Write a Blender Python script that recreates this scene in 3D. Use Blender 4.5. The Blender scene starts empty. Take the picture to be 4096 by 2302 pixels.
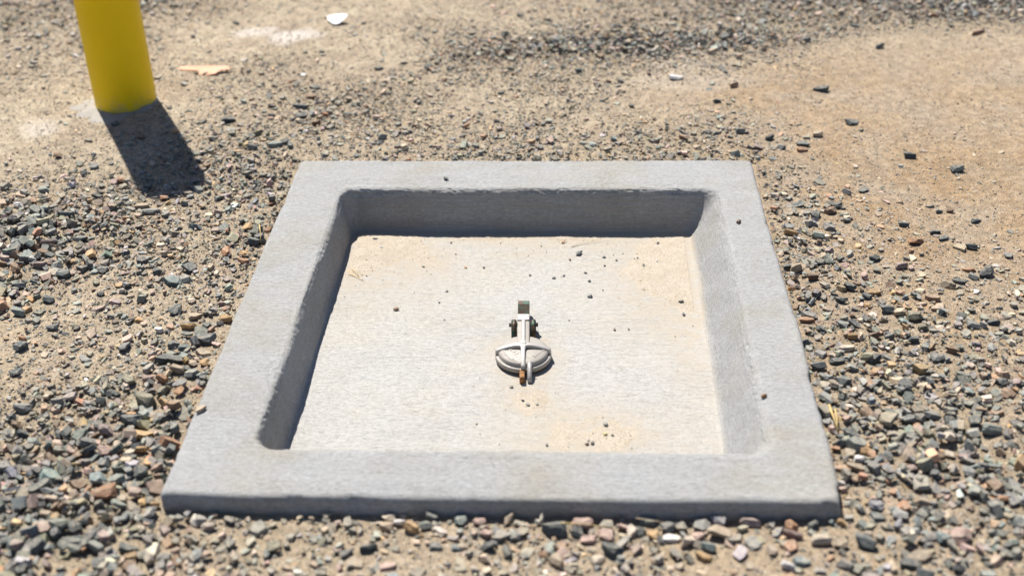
import bpy, bmesh, math, random
import numpy as np
from mathutils import Vector, Matrix

random.seed(7)
RNG = np.random.default_rng(11)
scene = bpy.context.scene
COL = scene.collection

# ------------------------------------------------------------------ camera, world, sun, exposure
cam_d = bpy.data.cameras.new('camera')
cam = bpy.data.objects.new('camera', cam_d)
COL.objects.link(cam)
scene.camera = cam
cam_d.sensor_width = 36.0
cam_d.lens = 44.18
cam_d.clip_start = 0.05
cam_d.clip_end = 400.0
_r = Vector((0.99877818, 0.04431789, -0.02186466))
_u = Vector((-0.00480436, 0.5274264, 0.84958714))
_f = Vector((-0.04918391, 0.84844406, -0.5269949))
cam.matrix_world = Matrix(((_r.x, _u.x, -_f.x, 0.13447), (_r.y, _u.y, -_f.y, -2.36981),
                           (_r.z, _u.z, -_f.z, 1.48785), (0, 0, 0, 1)))
cam_d.dof.use_dof = True
cam_d.dof.focus_distance = 2.92
cam_d.dof.aperture_fstop = 1.9

SUN_EL = 60.0
SUN_DIR = Vector((-0.48, 0.88, 0)).normalized() * math.cos(math.radians(SUN_EL)) + Vector((0, 0, math.sin(math.radians(SUN_EL))))
world = bpy.data.worlds.new('World')
scene.world = world
world.use_nodes = True
wn = world.node_tree
bg = wn.nodes['Background']
sky = wn.nodes.new('ShaderNodeTexSky')
sky.sky_type = 'NISHITA'
sky.sun_disc = False
sky.sun_elevation = math.radians(SUN_EL)
sky.sun_rotation = math.atan2(SUN_DIR.x, SUN_DIR.y)
sky.altitude = 1200.0
sky.air_density = 0.6
sky.dust_density = 0.7
wn.links.new(sky.outputs[0], bg.inputs[0])
bg.inputs[1].default_value = 0.092
sun_d = bpy.data.lights.new('sun', 'SUN')
sun_d.energy = 5.0
sun_d.angle = math.radians(0.53)
sun_d.color = (1.0, 0.965, 0.92)
sun = bpy.data.objects.new('sun', sun_d)
COL.objects.link(sun)
sun.rotation_euler = SUN_DIR.to_track_quat('Z', 'Y').to_euler()
scene.view_settings.view_transform = 'Standard'
scene.view_settings.look = 'None'
scene.view_settings.gamma = 1.0
scene.view_settings.use_curve_mapping = False
scene.view_settings.exposure = 0.74

# ------------------------------------------------------------------ helpers
def tag(o, label=None, cat=None, group=None, kind=None):
    if label: o['label'] = label
    if cat: o['category'] = cat
    if group: o['group'] = group
    if kind: o['kind'] = kind
    return o

def link(name, me, mat=None, parent=None):
    o = bpy.data.objects.new(name, me)
    COL.objects.link(o)
    if mat and me is not None and len(me.materials) == 0: me.materials.append(mat)
    if parent: o.parent = parent
    return o

def empty(name, loc, rz=0.0):
    o = bpy.data.objects.new(name, None)
    COL.objects.link(o)
    o.location = loc
    o.rotation_euler = (0, 0, rz)
    o.empty_display_size = 0.05
    return o

def mesh_from_np(name, verts, faces, smooth=False):
    """verts (n,3), faces (m,k) numpy -> mesh, fast."""
    me = bpy.data.meshes.new(name)
    n, (m, k) = len(verts), faces.shape
    me.vertices.add(n)
    me.vertices.foreach_set('co', np.ascontiguousarray(verts, np.float32).ravel())
    me.loops.add(m * k)
    me.loops.foreach_set('vertex_index', np.ascontiguousarray(faces, np.int32).ravel())
    me.polygons.add(m)
    me.polygons.foreach_set('loop_start', np.arange(0, m * k, k, dtype=np.int32))
    me.polygons.foreach_set('use_smooth', np.full(m, smooth, bool))
    me.update(calc_edges=True)
    return me

def set_attr(me, name, vals):
    vals = np.asarray(vals, np.float32)
    if vals.ndim == 1:
        a = me.attributes.new(name, 'FLOAT', 'POINT'); a.data.foreach_set('value', vals)
    else:
        a = me.attributes.new(name, 'FLOAT_COLOR', 'POINT')
        a.data.foreach_set('color', np.concatenate([vals, np.ones((len(vals), 1), np.float32)], 1).ravel())

def bm_mesh(name, bm, smooth=False):
    me = bpy.data.meshes.new(name)
    bmesh.ops.recalc_face_normals(bm, faces=bm.faces)
    bm.to_mesh(me); bm.free()
    for p in me.polygons: p.use_smooth = smooth
    return me

_LAT = np.random.default_rng(3).random((256, 256))
def noise2(x, y, seed=0):
    x = np.asarray(x, float) + seed * 17.31; y = np.asarray(y, float) + seed * 9.73
    i, j = np.floor(x).astype(int), np.floor(y).astype(int)
    a, b = x - i, y - j
    a = a * a * (3 - 2 * a); b = b * b * (3 - 2 * b)
    g = lambda p, q: _LAT[p % 256, q % 256]
    return (g(i, j) * (1 - a) + g(i + 1, j) * a) * (1 - b) + (g(i, j + 1) * (1 - a) + g(i + 1, j + 1) * a) * b
def fbm(x, y, seed=0, octs=4):
    v, s, t = 0, 1.0, 0
    for k in range(octs):
        v = v + s * (noise2(x * 2 ** k, y * 2 ** k, seed + k) - 0.5); t += s; s *= 0.5
    return v / t * 2        # about -1..1
def sstep(a, b, x):
    t = np.clip((np.asarray(x, float) - a) / (b - a), 0, 1)
    return t * t * (3 - 2 * t)

class NT:
    """small node-tree writer"""
    def __init__(s, name):
        s.m = bpy.data.materials.new(name); s.m.use_nodes = True
        s.t = s.m.node_tree; s.b = s.t.nodes['Principled BSDF']
    def n(s, typ, **kw):
        nd = s.t.nodes.new(typ)
        for k, v in kw.items():
            if k.startswith('i_'):
                nd.inputs[k[2:].replace('_', ' ')].default_value = v
            else: setattr(nd, k, v)
        return nd
    def l(s, a, b): s.t.links.new(a, b)
    def noise(s, vec, scale, detail=4.0, rough=0.55):
        nd = s.n('ShaderNodeTexNoise'); nd.inputs['Scale'].default_value = scale
        nd.inputs['Detail'].default_value = detail; nd.inputs['Roughness'].default_value = rough
        if vec is not None: s.l(vec, nd.inputs['Vector'])
        return nd.outputs[0]
    def vor(s, vec, scale, out='Distance', feature='F1'):
        nd = s.n('ShaderNodeTexVoronoi'); nd.feature = feature; nd.inputs['Scale'].default_value = scale
        if vec is not None: s.l(vec, nd.inputs['Vector'])
        return nd.outputs[out]
    def mapping(s, vec, scale=(1, 1, 1), loc=(0, 0, 0)):
        nd = s.n('ShaderNodeMapping'); nd.inputs['Scale'].default_value = scale; nd.inputs['Location'].default_value = loc
        s.l(vec, nd.inputs['Vector']); return nd.outputs[0]
    def ramp(s, fac, a, b, lo=0.0, hi=1.0):
        nd = s.n('ShaderNodeMapRange'); nd.interpolation_type = 'SMOOTHSTEP'
        nd.inputs['From Min'].default_value = a; nd.inputs['From Max'].default_value = b
        nd.inputs['To Min'].default_value = lo; nd.inputs['To Max'].default_value = hi
        s.l(fac, nd.inputs['Value']); return nd.outputs[0]
    def mix(s, fac, a, b, blend='MIX'):
        nd = s.n('ShaderNodeMix'); nd.data_type = 'RGBA'; nd.blend_type = blend
        for v, i in ((fac, 0), (a, 6), (b, 7)):
            if isinstance(v, (int, float)): nd.inputs[i].default_value = v
            elif isinstance(v, tuple): nd.inputs[i].default_value = (*v, 1)
            else: s.l(v, nd.inputs[i])
        return nd.outputs[2]
    def math(s, op, a, b=0.0):
        nd = s.n('ShaderNodeMath'); nd.operation = op
        for v, i in ((a, 0), (b, 1)):
            if isinstance(v, (int, float)): nd.inputs[i].default_value = v
            else: s.l(v, nd.inputs[i])
        return nd.outputs[0]
    def attr(s, name, out='Fac'):
        nd = s.n('ShaderNodeAttribute'); nd.attribute_name = name; return nd.outputs[out]
    def obj(s): return s.n('ShaderNodeTexCoord').outputs['Object']
    def bump(s, h, dist, strength=1.0, prev=None):
        nd = s.n('ShaderNodeBump'); nd.inputs['Distance'].default_value = dist; nd.inputs['Strength'].default_value = strength
        s.l(h, nd.inputs['Height'])
        if prev is not None: s.l(prev, nd.inputs['Normal'])
        return nd.outputs[0]
    def done(s, color=None, rough=0.9, normal=None, metal=0.0, spec=0.3):
        if color is not None:
            if isinstance(color, tuple): s.b.inputs['Base Color'].default_value = (*color, 1)
            else: s.l(color, s.b.inputs['Base Color'])
        if isinstance(rough, (int, float)): s.b.inputs['Roughness'].default_value = rough
        else: s.l(rough, s.b.inputs['Roughness'])
        s.b.inputs['Metallic'].default_value = metal
        s.b.inputs['Specular IOR Level'].default_value = spec
        if normal is not None: s.l(normal, s.b.inputs['Normal'])
        return s.m

# ------------------------------------------------------------------ materials
def mat_ground():
    t = NT('sandy_dirt'); p = t.obj()
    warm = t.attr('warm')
    base = t.mix(warm, (0.475, 0.392, 0.272), (0.34, 0.22, 0.112))  # warm end: browner sand, with some lens vignetting painted in as darker colour
    base = t.mix(t.attr('stony'), base, (0.345, 0.275, 0.18))
    big = t.noise(p, 5.0, 5, 0.6)
    base = t.mix(t.ramp(big, 0.35, 0.7), base, (0.38, 0.298, 0.205))
    med = t.noise(p, 45.0, 4, 0.6)
    base = t.mix(t.ramp(med, 0.42, 0.62), t.mix(1.0, base, (0.74, 0.73, 0.72), 'MULTIPLY'), base)
    base = t.mix(t.attr('pale'), base, (0.70, 0.65, 0.59))
    # single grains: dark, pinkish and white specks
    cellc = t.vor(p, 420.0, 'Color'); celld = t.vor(p, 420.0)
    sep = t.n('ShaderNodeSeparateColor'); t.l(cellc, sep.inputs[0])
    grain = t.math('MULTIPLY', t.ramp(sep.outputs[0], 0.60, 0.62), t.ramp(celld, 0.55, 0.35))
    base = t.mix(t.math('MULTIPLY', grain, 0.75), base, (0.17, 0.165, 0.15))
    grain2 = t.math('MULTIPLY', t.ramp(sep.outputs[1], 0.80, 0.82), t.ramp(celld, 0.5, 0.3))
    base = t.mix(t.math('MULTIPLY', grain2, 0.7), base, (0.60, 0.44, 0.33))
    grain3 = t.math('MULTIPLY', t.ramp(sep.outputs[2], 0.93, 0.94), t.ramp(celld, 0.5, 0.3))
    base = t.mix(grain3, base, (0.72, 0.68, 0.62))
    h = t.math('ADD', t.noise(p, 170.0, 5, 0.7), t.math('MULTIPLY', t.ramp(celld, 0.6, 0.1), 0.5))
    nrm = t.bump(h, 0.0028, 0.9)
    nrm = t.bump(t.noise(p, 60.0, 3, 0.6), 0.006, 0.6, nrm)
    return t.done(base, 0.95, nrm, spec=0.15)

def stone_core(t, p, basecol, scale):
    n1 = t.noise(p, 1.0 * scale, 5, 0.65)
    c = t.mix(t.ramp(n1, 0.3, 0.7), t.mix(1.0, basecol, (0.70, 0.70, 0.72), 'MULTIPLY'), t.mix(1.0, basecol, (1.28, 1.25, 1.2), 'MULTIPLY'))
    n2 = t.noise(t.mapping(p, (1, 1, 3.2)), 2.6 * scale, 4, 0.6)
    c = t.mix(t.ramp(n2, 0.56, 0.74, 0, 0.4), c, (0.40, 0.36, 0.31))
    # pale dust caught on upward faces and in rough spots
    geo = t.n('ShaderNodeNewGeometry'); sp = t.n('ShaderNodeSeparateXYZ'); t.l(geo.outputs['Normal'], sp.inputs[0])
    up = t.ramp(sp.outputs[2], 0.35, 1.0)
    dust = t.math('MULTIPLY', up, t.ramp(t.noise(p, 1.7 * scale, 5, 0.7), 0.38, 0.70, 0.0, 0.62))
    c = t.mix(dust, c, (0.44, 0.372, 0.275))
    return c, n1, n2

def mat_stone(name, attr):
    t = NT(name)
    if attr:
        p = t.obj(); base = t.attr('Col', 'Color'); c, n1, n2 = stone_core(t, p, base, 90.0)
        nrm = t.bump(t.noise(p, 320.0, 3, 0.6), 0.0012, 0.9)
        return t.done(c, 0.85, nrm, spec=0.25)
    oi = t.n('ShaderNodeObjectInfo')
    add = t.n('ShaderNodeVectorMath'); add.operation = 'ADD'
    mul = t.n('ShaderNodeVectorMath'); mul.operation = 'SCALE'; mul.inputs[0].default_value = (13, 29, 7)
    t.l(oi.outputs['Random'], mul.inputs['Scale'])
    t.l(t.obj(), add.inputs[0]); t.l(mul.outputs[0], add.inputs[1])
    p = add.outputs[0]
    c, n1, n2 = stone_core(t, p, oi.outputs['Color'], 2.2)
    nrm = t.bump(t.noise(p, 9.0, 5, 0.7), 0.0022, 0.9)
    nrm = t.bump(t.noise(t.mapping(p, (1, 1, 4)), 2.5, 3, 0.6), 0.004, 0.6, nrm)
    return t.done(c, 0.85, nrm, spec=0.25)

def mat_concrete():
    t = NT('broomed_concrete'); p = t.obj()
    dust, side, floor = t.attr('dust'), t.attr('side'), t.attr('floor')
    c = t.mix(floor, (0.385, 0.385, 0.376), (0.50, 0.487, 0.455))
    big = t.noise(p, 6.0, 5, 0.6)
    c = t.mix(t.math('MULTIPLY', t.ramp(big, 0.42, 0.72, 0, 0.65), t.math('SUBTRACT', 1.0, t.math('MULTIPLY', floor, 0.7))), c, (0.335, 0.315, 0.272))
    st = t.noise(t.mapping(p, (2.6, 3.4, 3), (4, 2, 6)), 1.0, 6, 0.62)
    c = t.mix(t.ramp(st, 0.44, 0.66, 0, 0.6), c, t.mix(1.0, c, (1.02, 0.96, 0.85), 'MULTIPLY'))
    med = t.noise(t.mapping(p, (9, 26, 20)), 1.0, 4, 0.6)
    c = t.mix(t.ramp(med, 0.45, 0.75, 0, 0.35), c, (0.45, 0.448, 0.436))
    # broom strokes: across the slab, along it on the side walls
    sx = t.noise(t.mapping(p, (34, 300, 300)), 1.0, 5, 0.7)
    sy = t.noise(t.mapping(p, (300, 34, 300)), 1.0, 5, 0.7)
    mx = t.n('ShaderNodeMix'); t.l(side, mx.inputs[0]); t.l(sx, mx.inputs[2]); t.l(sy, mx.inputs[3])
    stroke = mx.outputs[0]
    fine = t.noise(p, 420.0, 4, 0.7)
    c = t.mix(t.ramp(stroke, 0.30, 0.5, 0.45, 0), c, (0.19, 0.185, 0.175))
    c = t.mix(t.ramp(fine, 0.36, 0.64, 1, 0), c, t.mix(1.0, c, (0.78, 0.775, 0.765), 'MULTIPLY'))
    speck = t.noise(t.mapping(p, (130, 170, 170), (3, 1, 2)), 1.0, 5, 0.75)
    c = t.mix(t.ramp(speck, 0.40, 0.34, 0, 0.55), c, (0.15, 0.145, 0.135))
    pits = t.noise(t.mapping(p, (150, 260, 220)), 1.0, 3, 0.6)
    pit = t.ramp(pits, 0.28, 0.36, 1, 0)
    c = t.mix(t.math('MULTIPLY', pit, 0.45), c, (0.13, 0.125, 0.118))
    blot = t.noise(t.mapping(p, (85, 190, 150), (1, 5, 2)), 1.0, 4, 0.7)
    c = t.mix(t.ramp(blot, 0.40, 0.60, 1, 0), c, t.mix(1.0, c, (0.84, 0.835, 0.825), 'MULTIPLY'))
    band = t.noise(t.mapping(p, (3.5, 3.5, 150), (2, 7, 1)), 1.0, 5, 0.65)
    bandw = t.math('MULTIPLY', t.attr('wall'), t.math('MULTIPLY', t.ramp(band, 0.42, 0.6, 0.0, 0.6), t.math('SUBTRACT', 1.0, side)))
    c = t.mix(bandw, c, (0.29, 0.265, 0.225))
    hd, hc = t.vor(p, 48.0), t.vor(p, 48.0, 'Color')
    hs = t.n('ShaderNodeSeparateColor'); t.l(hc, hs.inputs[0])
    hole = t.math('MULTIPLY', t.ramp(hd, 0.085, 0.055), t.ramp(hs.outputs[0], 0.80, 0.82))
    c = t.mix(t.math('MULTIPLY', hole, 0.8), c, (0.12, 0.115, 0.105))
    dn = t.math('MULTIPLY', dust, t.ramp(t.noise(p, 38.0, 6, 0.7), 0.3, 0.6, 0.35, 1.0))
    c = t.mix(dn, c, (0.405, 0.35, 0.275))
    h = t.math('ADD', t.math('MULTIPLY', stroke, 0.8), t.math('ADD', t.math('MULTIPLY', fine, 0.9), t.math('MULTIPLY', pit, -0.45)))
    nrm = t.bump(h, 0.0022, 0.9)
    return t.done(c, 0.9, nrm, spec=0.2)

def mat_sand():
    t = NT('pan_sand'); p = t.obj()
    c = t.mix(t.ramp(t.noise(p, 30.0, 5, 0.7), 0.35, 0.65), (0.375, 0.318, 0.24), (0.425, 0.365, 0.285))
    cd, cc = t.vor(p, 520.0), t.vor(p, 520.0, 'Color')
    sep = t.n('ShaderNodeSeparateColor'); t.l(cc, sep.inputs[0])
    c = t.mix(t.math('MULTIPLY', t.ramp(sep.outputs[0], 0.82, 0.84), 0.7), c, (0.25, 0.23, 0.20))
    c = t.mix(t.math('MULTIPLY', t.ramp(sep.outputs[1], 0.84, 0.86), 0.6), c, (0.52, 0.45, 0.37))
    return t.done(c, 0.95, t.bump(t.math('ADD', cd, t.noise(p, 260.0, 3, 0.6)), 0.0010, 0.8), spec=0.15)

def mat_yellow():
    t = NT('yellow_plastic'); p = t.obj()
    c = t.mix(t.ramp(t.noise(p, 7.0, 5, 0.6), 0.35, 0.7), (0.93, 0.60, 0.002), (0.89, 0.56, 0.002))
    scuff = t.ramp(t.noise(t.mapping(p, (60, 60, 35)), 1.0, 4, 0.6), 0.70, 0.76)
    c = t.mix(t.math('MULTIPLY', scuff, 0.5), c, (0.40, 0.26, 0.03))
    sp = t.n('ShaderNodeSeparateXYZ'); t.l(p, sp.inputs[0])
    low = t.math('MULTIPLY', t.ramp(sp.outputs[2], 0.07, 0.0), t.ramp(t.noise(p, 40.0, 5, 0.65), 0.35, 0.7, 0.0, 0.55))
    c = t.mix(low, c, (0.42, 0.33, 0.2))
    return t.done(c, 0.5, t.bump(t.noise(p, 240.0, 3, 0.5), 0.0006, 0.5), spec=0.22)

def mat_cast(name, col, rough, metal, col2, amount=0.35):
    t = NT(name); p = t.obj()
    c = t.mix(t.ramp(t.noise(p, 60.0, 5, 0.65), 0.40, 0.68, 0, amount), col, col2)
    r = t.ramp(t.noise(p, 90.0, 4, 0.6), 0.3, 0.7, rough - 0.1, rough + 0.12)
    return t.done(c, r, t.bump(t.noise(p, 900.0, 3, 0.6), 0.0005, 0.6), metal=metal, spec=0.5)

def mat_bronze():
    t = NT('weathered_bronze'); p = t.obj()
    c = t.mix(t.ramp(t.noise(p, 70.0, 5, 0.65), 0.45, 0.66), (0.085, 0.056, 0.034), (0.03, 0.10, 0.072))
    c = t.mix(t.ramp(t.noise(p, 190.0, 4, 0.6), 0.56, 0.70, 0, 0.7), c, (0.22, 0.15, 0.08))
    return t.done(c, 0.5, t.bump(t.noise(p, 500.0, 4, 0.6), 0.0008, 0.8), metal=0.45, spec=0.5)

def mat_rust():
    t = NT('rusty_lug'); p = t.obj()
    c = t.mix(t.ramp(t.noise(p, 130.0, 5, 0.65), 0.38, 0.62), (0.36, 0.17, 0.055), (0.15, 0.085, 0.04))
    return t.done(c, 0.7, t.bump(t.noise(p, 500.0, 4, 0.6), 0.0008, 0.8), metal=0.2)

def mat_plain(name, a, b, rough=0.8, scale=40.0):
    t = NT(name); p = t.obj()
    n = t.noise(p, scale, 5, 0.65)
    return t.done(t.mix(t.ramp(n, 0.35, 0.65), a, b), rough, t.bump(n, 0.001, 0.6))

M_ground, M_concrete, M_sand = mat_ground(), mat_concrete(), mat_sand()
M_gravel, M_stone = mat_stone('gravel_stone', True), mat_stone('loose_stone', False)
M_yellow = mat_yellow()
M_alu = mat_cast('cast_aluminium', (0.43, 0.40, 0.36), 0.48, 0.3, (0.33, 0.295, 0.25))
M_alu_dull = mat_cast('dull_cast_aluminium', (0.32, 0.292, 0.252), 0.62, 0.12, (0.245, 0.215, 0.175))
M_bronze, M_rust = mat_bronze(), mat_rust()
M_straw = mat_plain('dry_straw', (0.62, 0.45, 0.17), (0.50, 0.34, 0.13), 0.7, 90.0)
M_twig = mat_plain('dry_twig', (0.33, 0.25, 0.16), (0.45, 0.36, 0.23), 0.8, 120.0)
M_footing = mat_plain('rough_cement', (0.34, 0.315, 0.27), (0.28, 0.26, 0.225), 0.95, 30.0)
M_orange = mat_plain('orange_plastic', (0.62, 0.29, 0.15), (0.60, 0.32, 0.20), 0.55, 30.0)
M_white = mat_plain('white_plastic', (0.82, 0.83, 0.82), (0.76, 0.77, 0.76), 0.5, 30.0)
DENS = """88888888888544557777777777
88888888888444557777777777
88888888886444557777777777
88888888889877886777777777
44444455569998677777777777
44444443458887666766666666
88888888557888888544444444
88888888668887777532222222
66666666568887666531111111
44444445567777665421111111
33333334556666555421111111
44444444545555445311111111
44444444445545545511111111
44444443344455556621111111
55555554333566666542222222
66666554333444556666777777
66666554333334556667888888
66665554333334555667888888
66665554333334555667888888
66665544333334555667888888
66655544333334555667788888"""
SIZE = """77777777777666677777777777
77777777777666677777777777
77777777777666677777777777
77777777777877887777777777
55555555568887777777777777
66666665557777666666666666
88888888656777777666666666
88888888656666666655555555
66666666566666666644444444
44444445555555555544444444
44444444555555555544333333
44444444555444444433333333
44444444444444444433333333
44444444444444444433333333
55555555444455555543333333
55555554444444444444555555
55555554444444444444555555
55555554444444444444555555
55555554444444444444555555
55555544444444444444555555
55555544444444444444455555"""
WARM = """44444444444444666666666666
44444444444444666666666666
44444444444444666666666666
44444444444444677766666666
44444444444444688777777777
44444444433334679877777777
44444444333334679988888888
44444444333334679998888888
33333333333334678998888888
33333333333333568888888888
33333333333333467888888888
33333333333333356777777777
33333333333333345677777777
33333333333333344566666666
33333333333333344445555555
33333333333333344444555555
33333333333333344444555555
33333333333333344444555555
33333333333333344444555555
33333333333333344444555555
33333333333333344444455555"""
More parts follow.
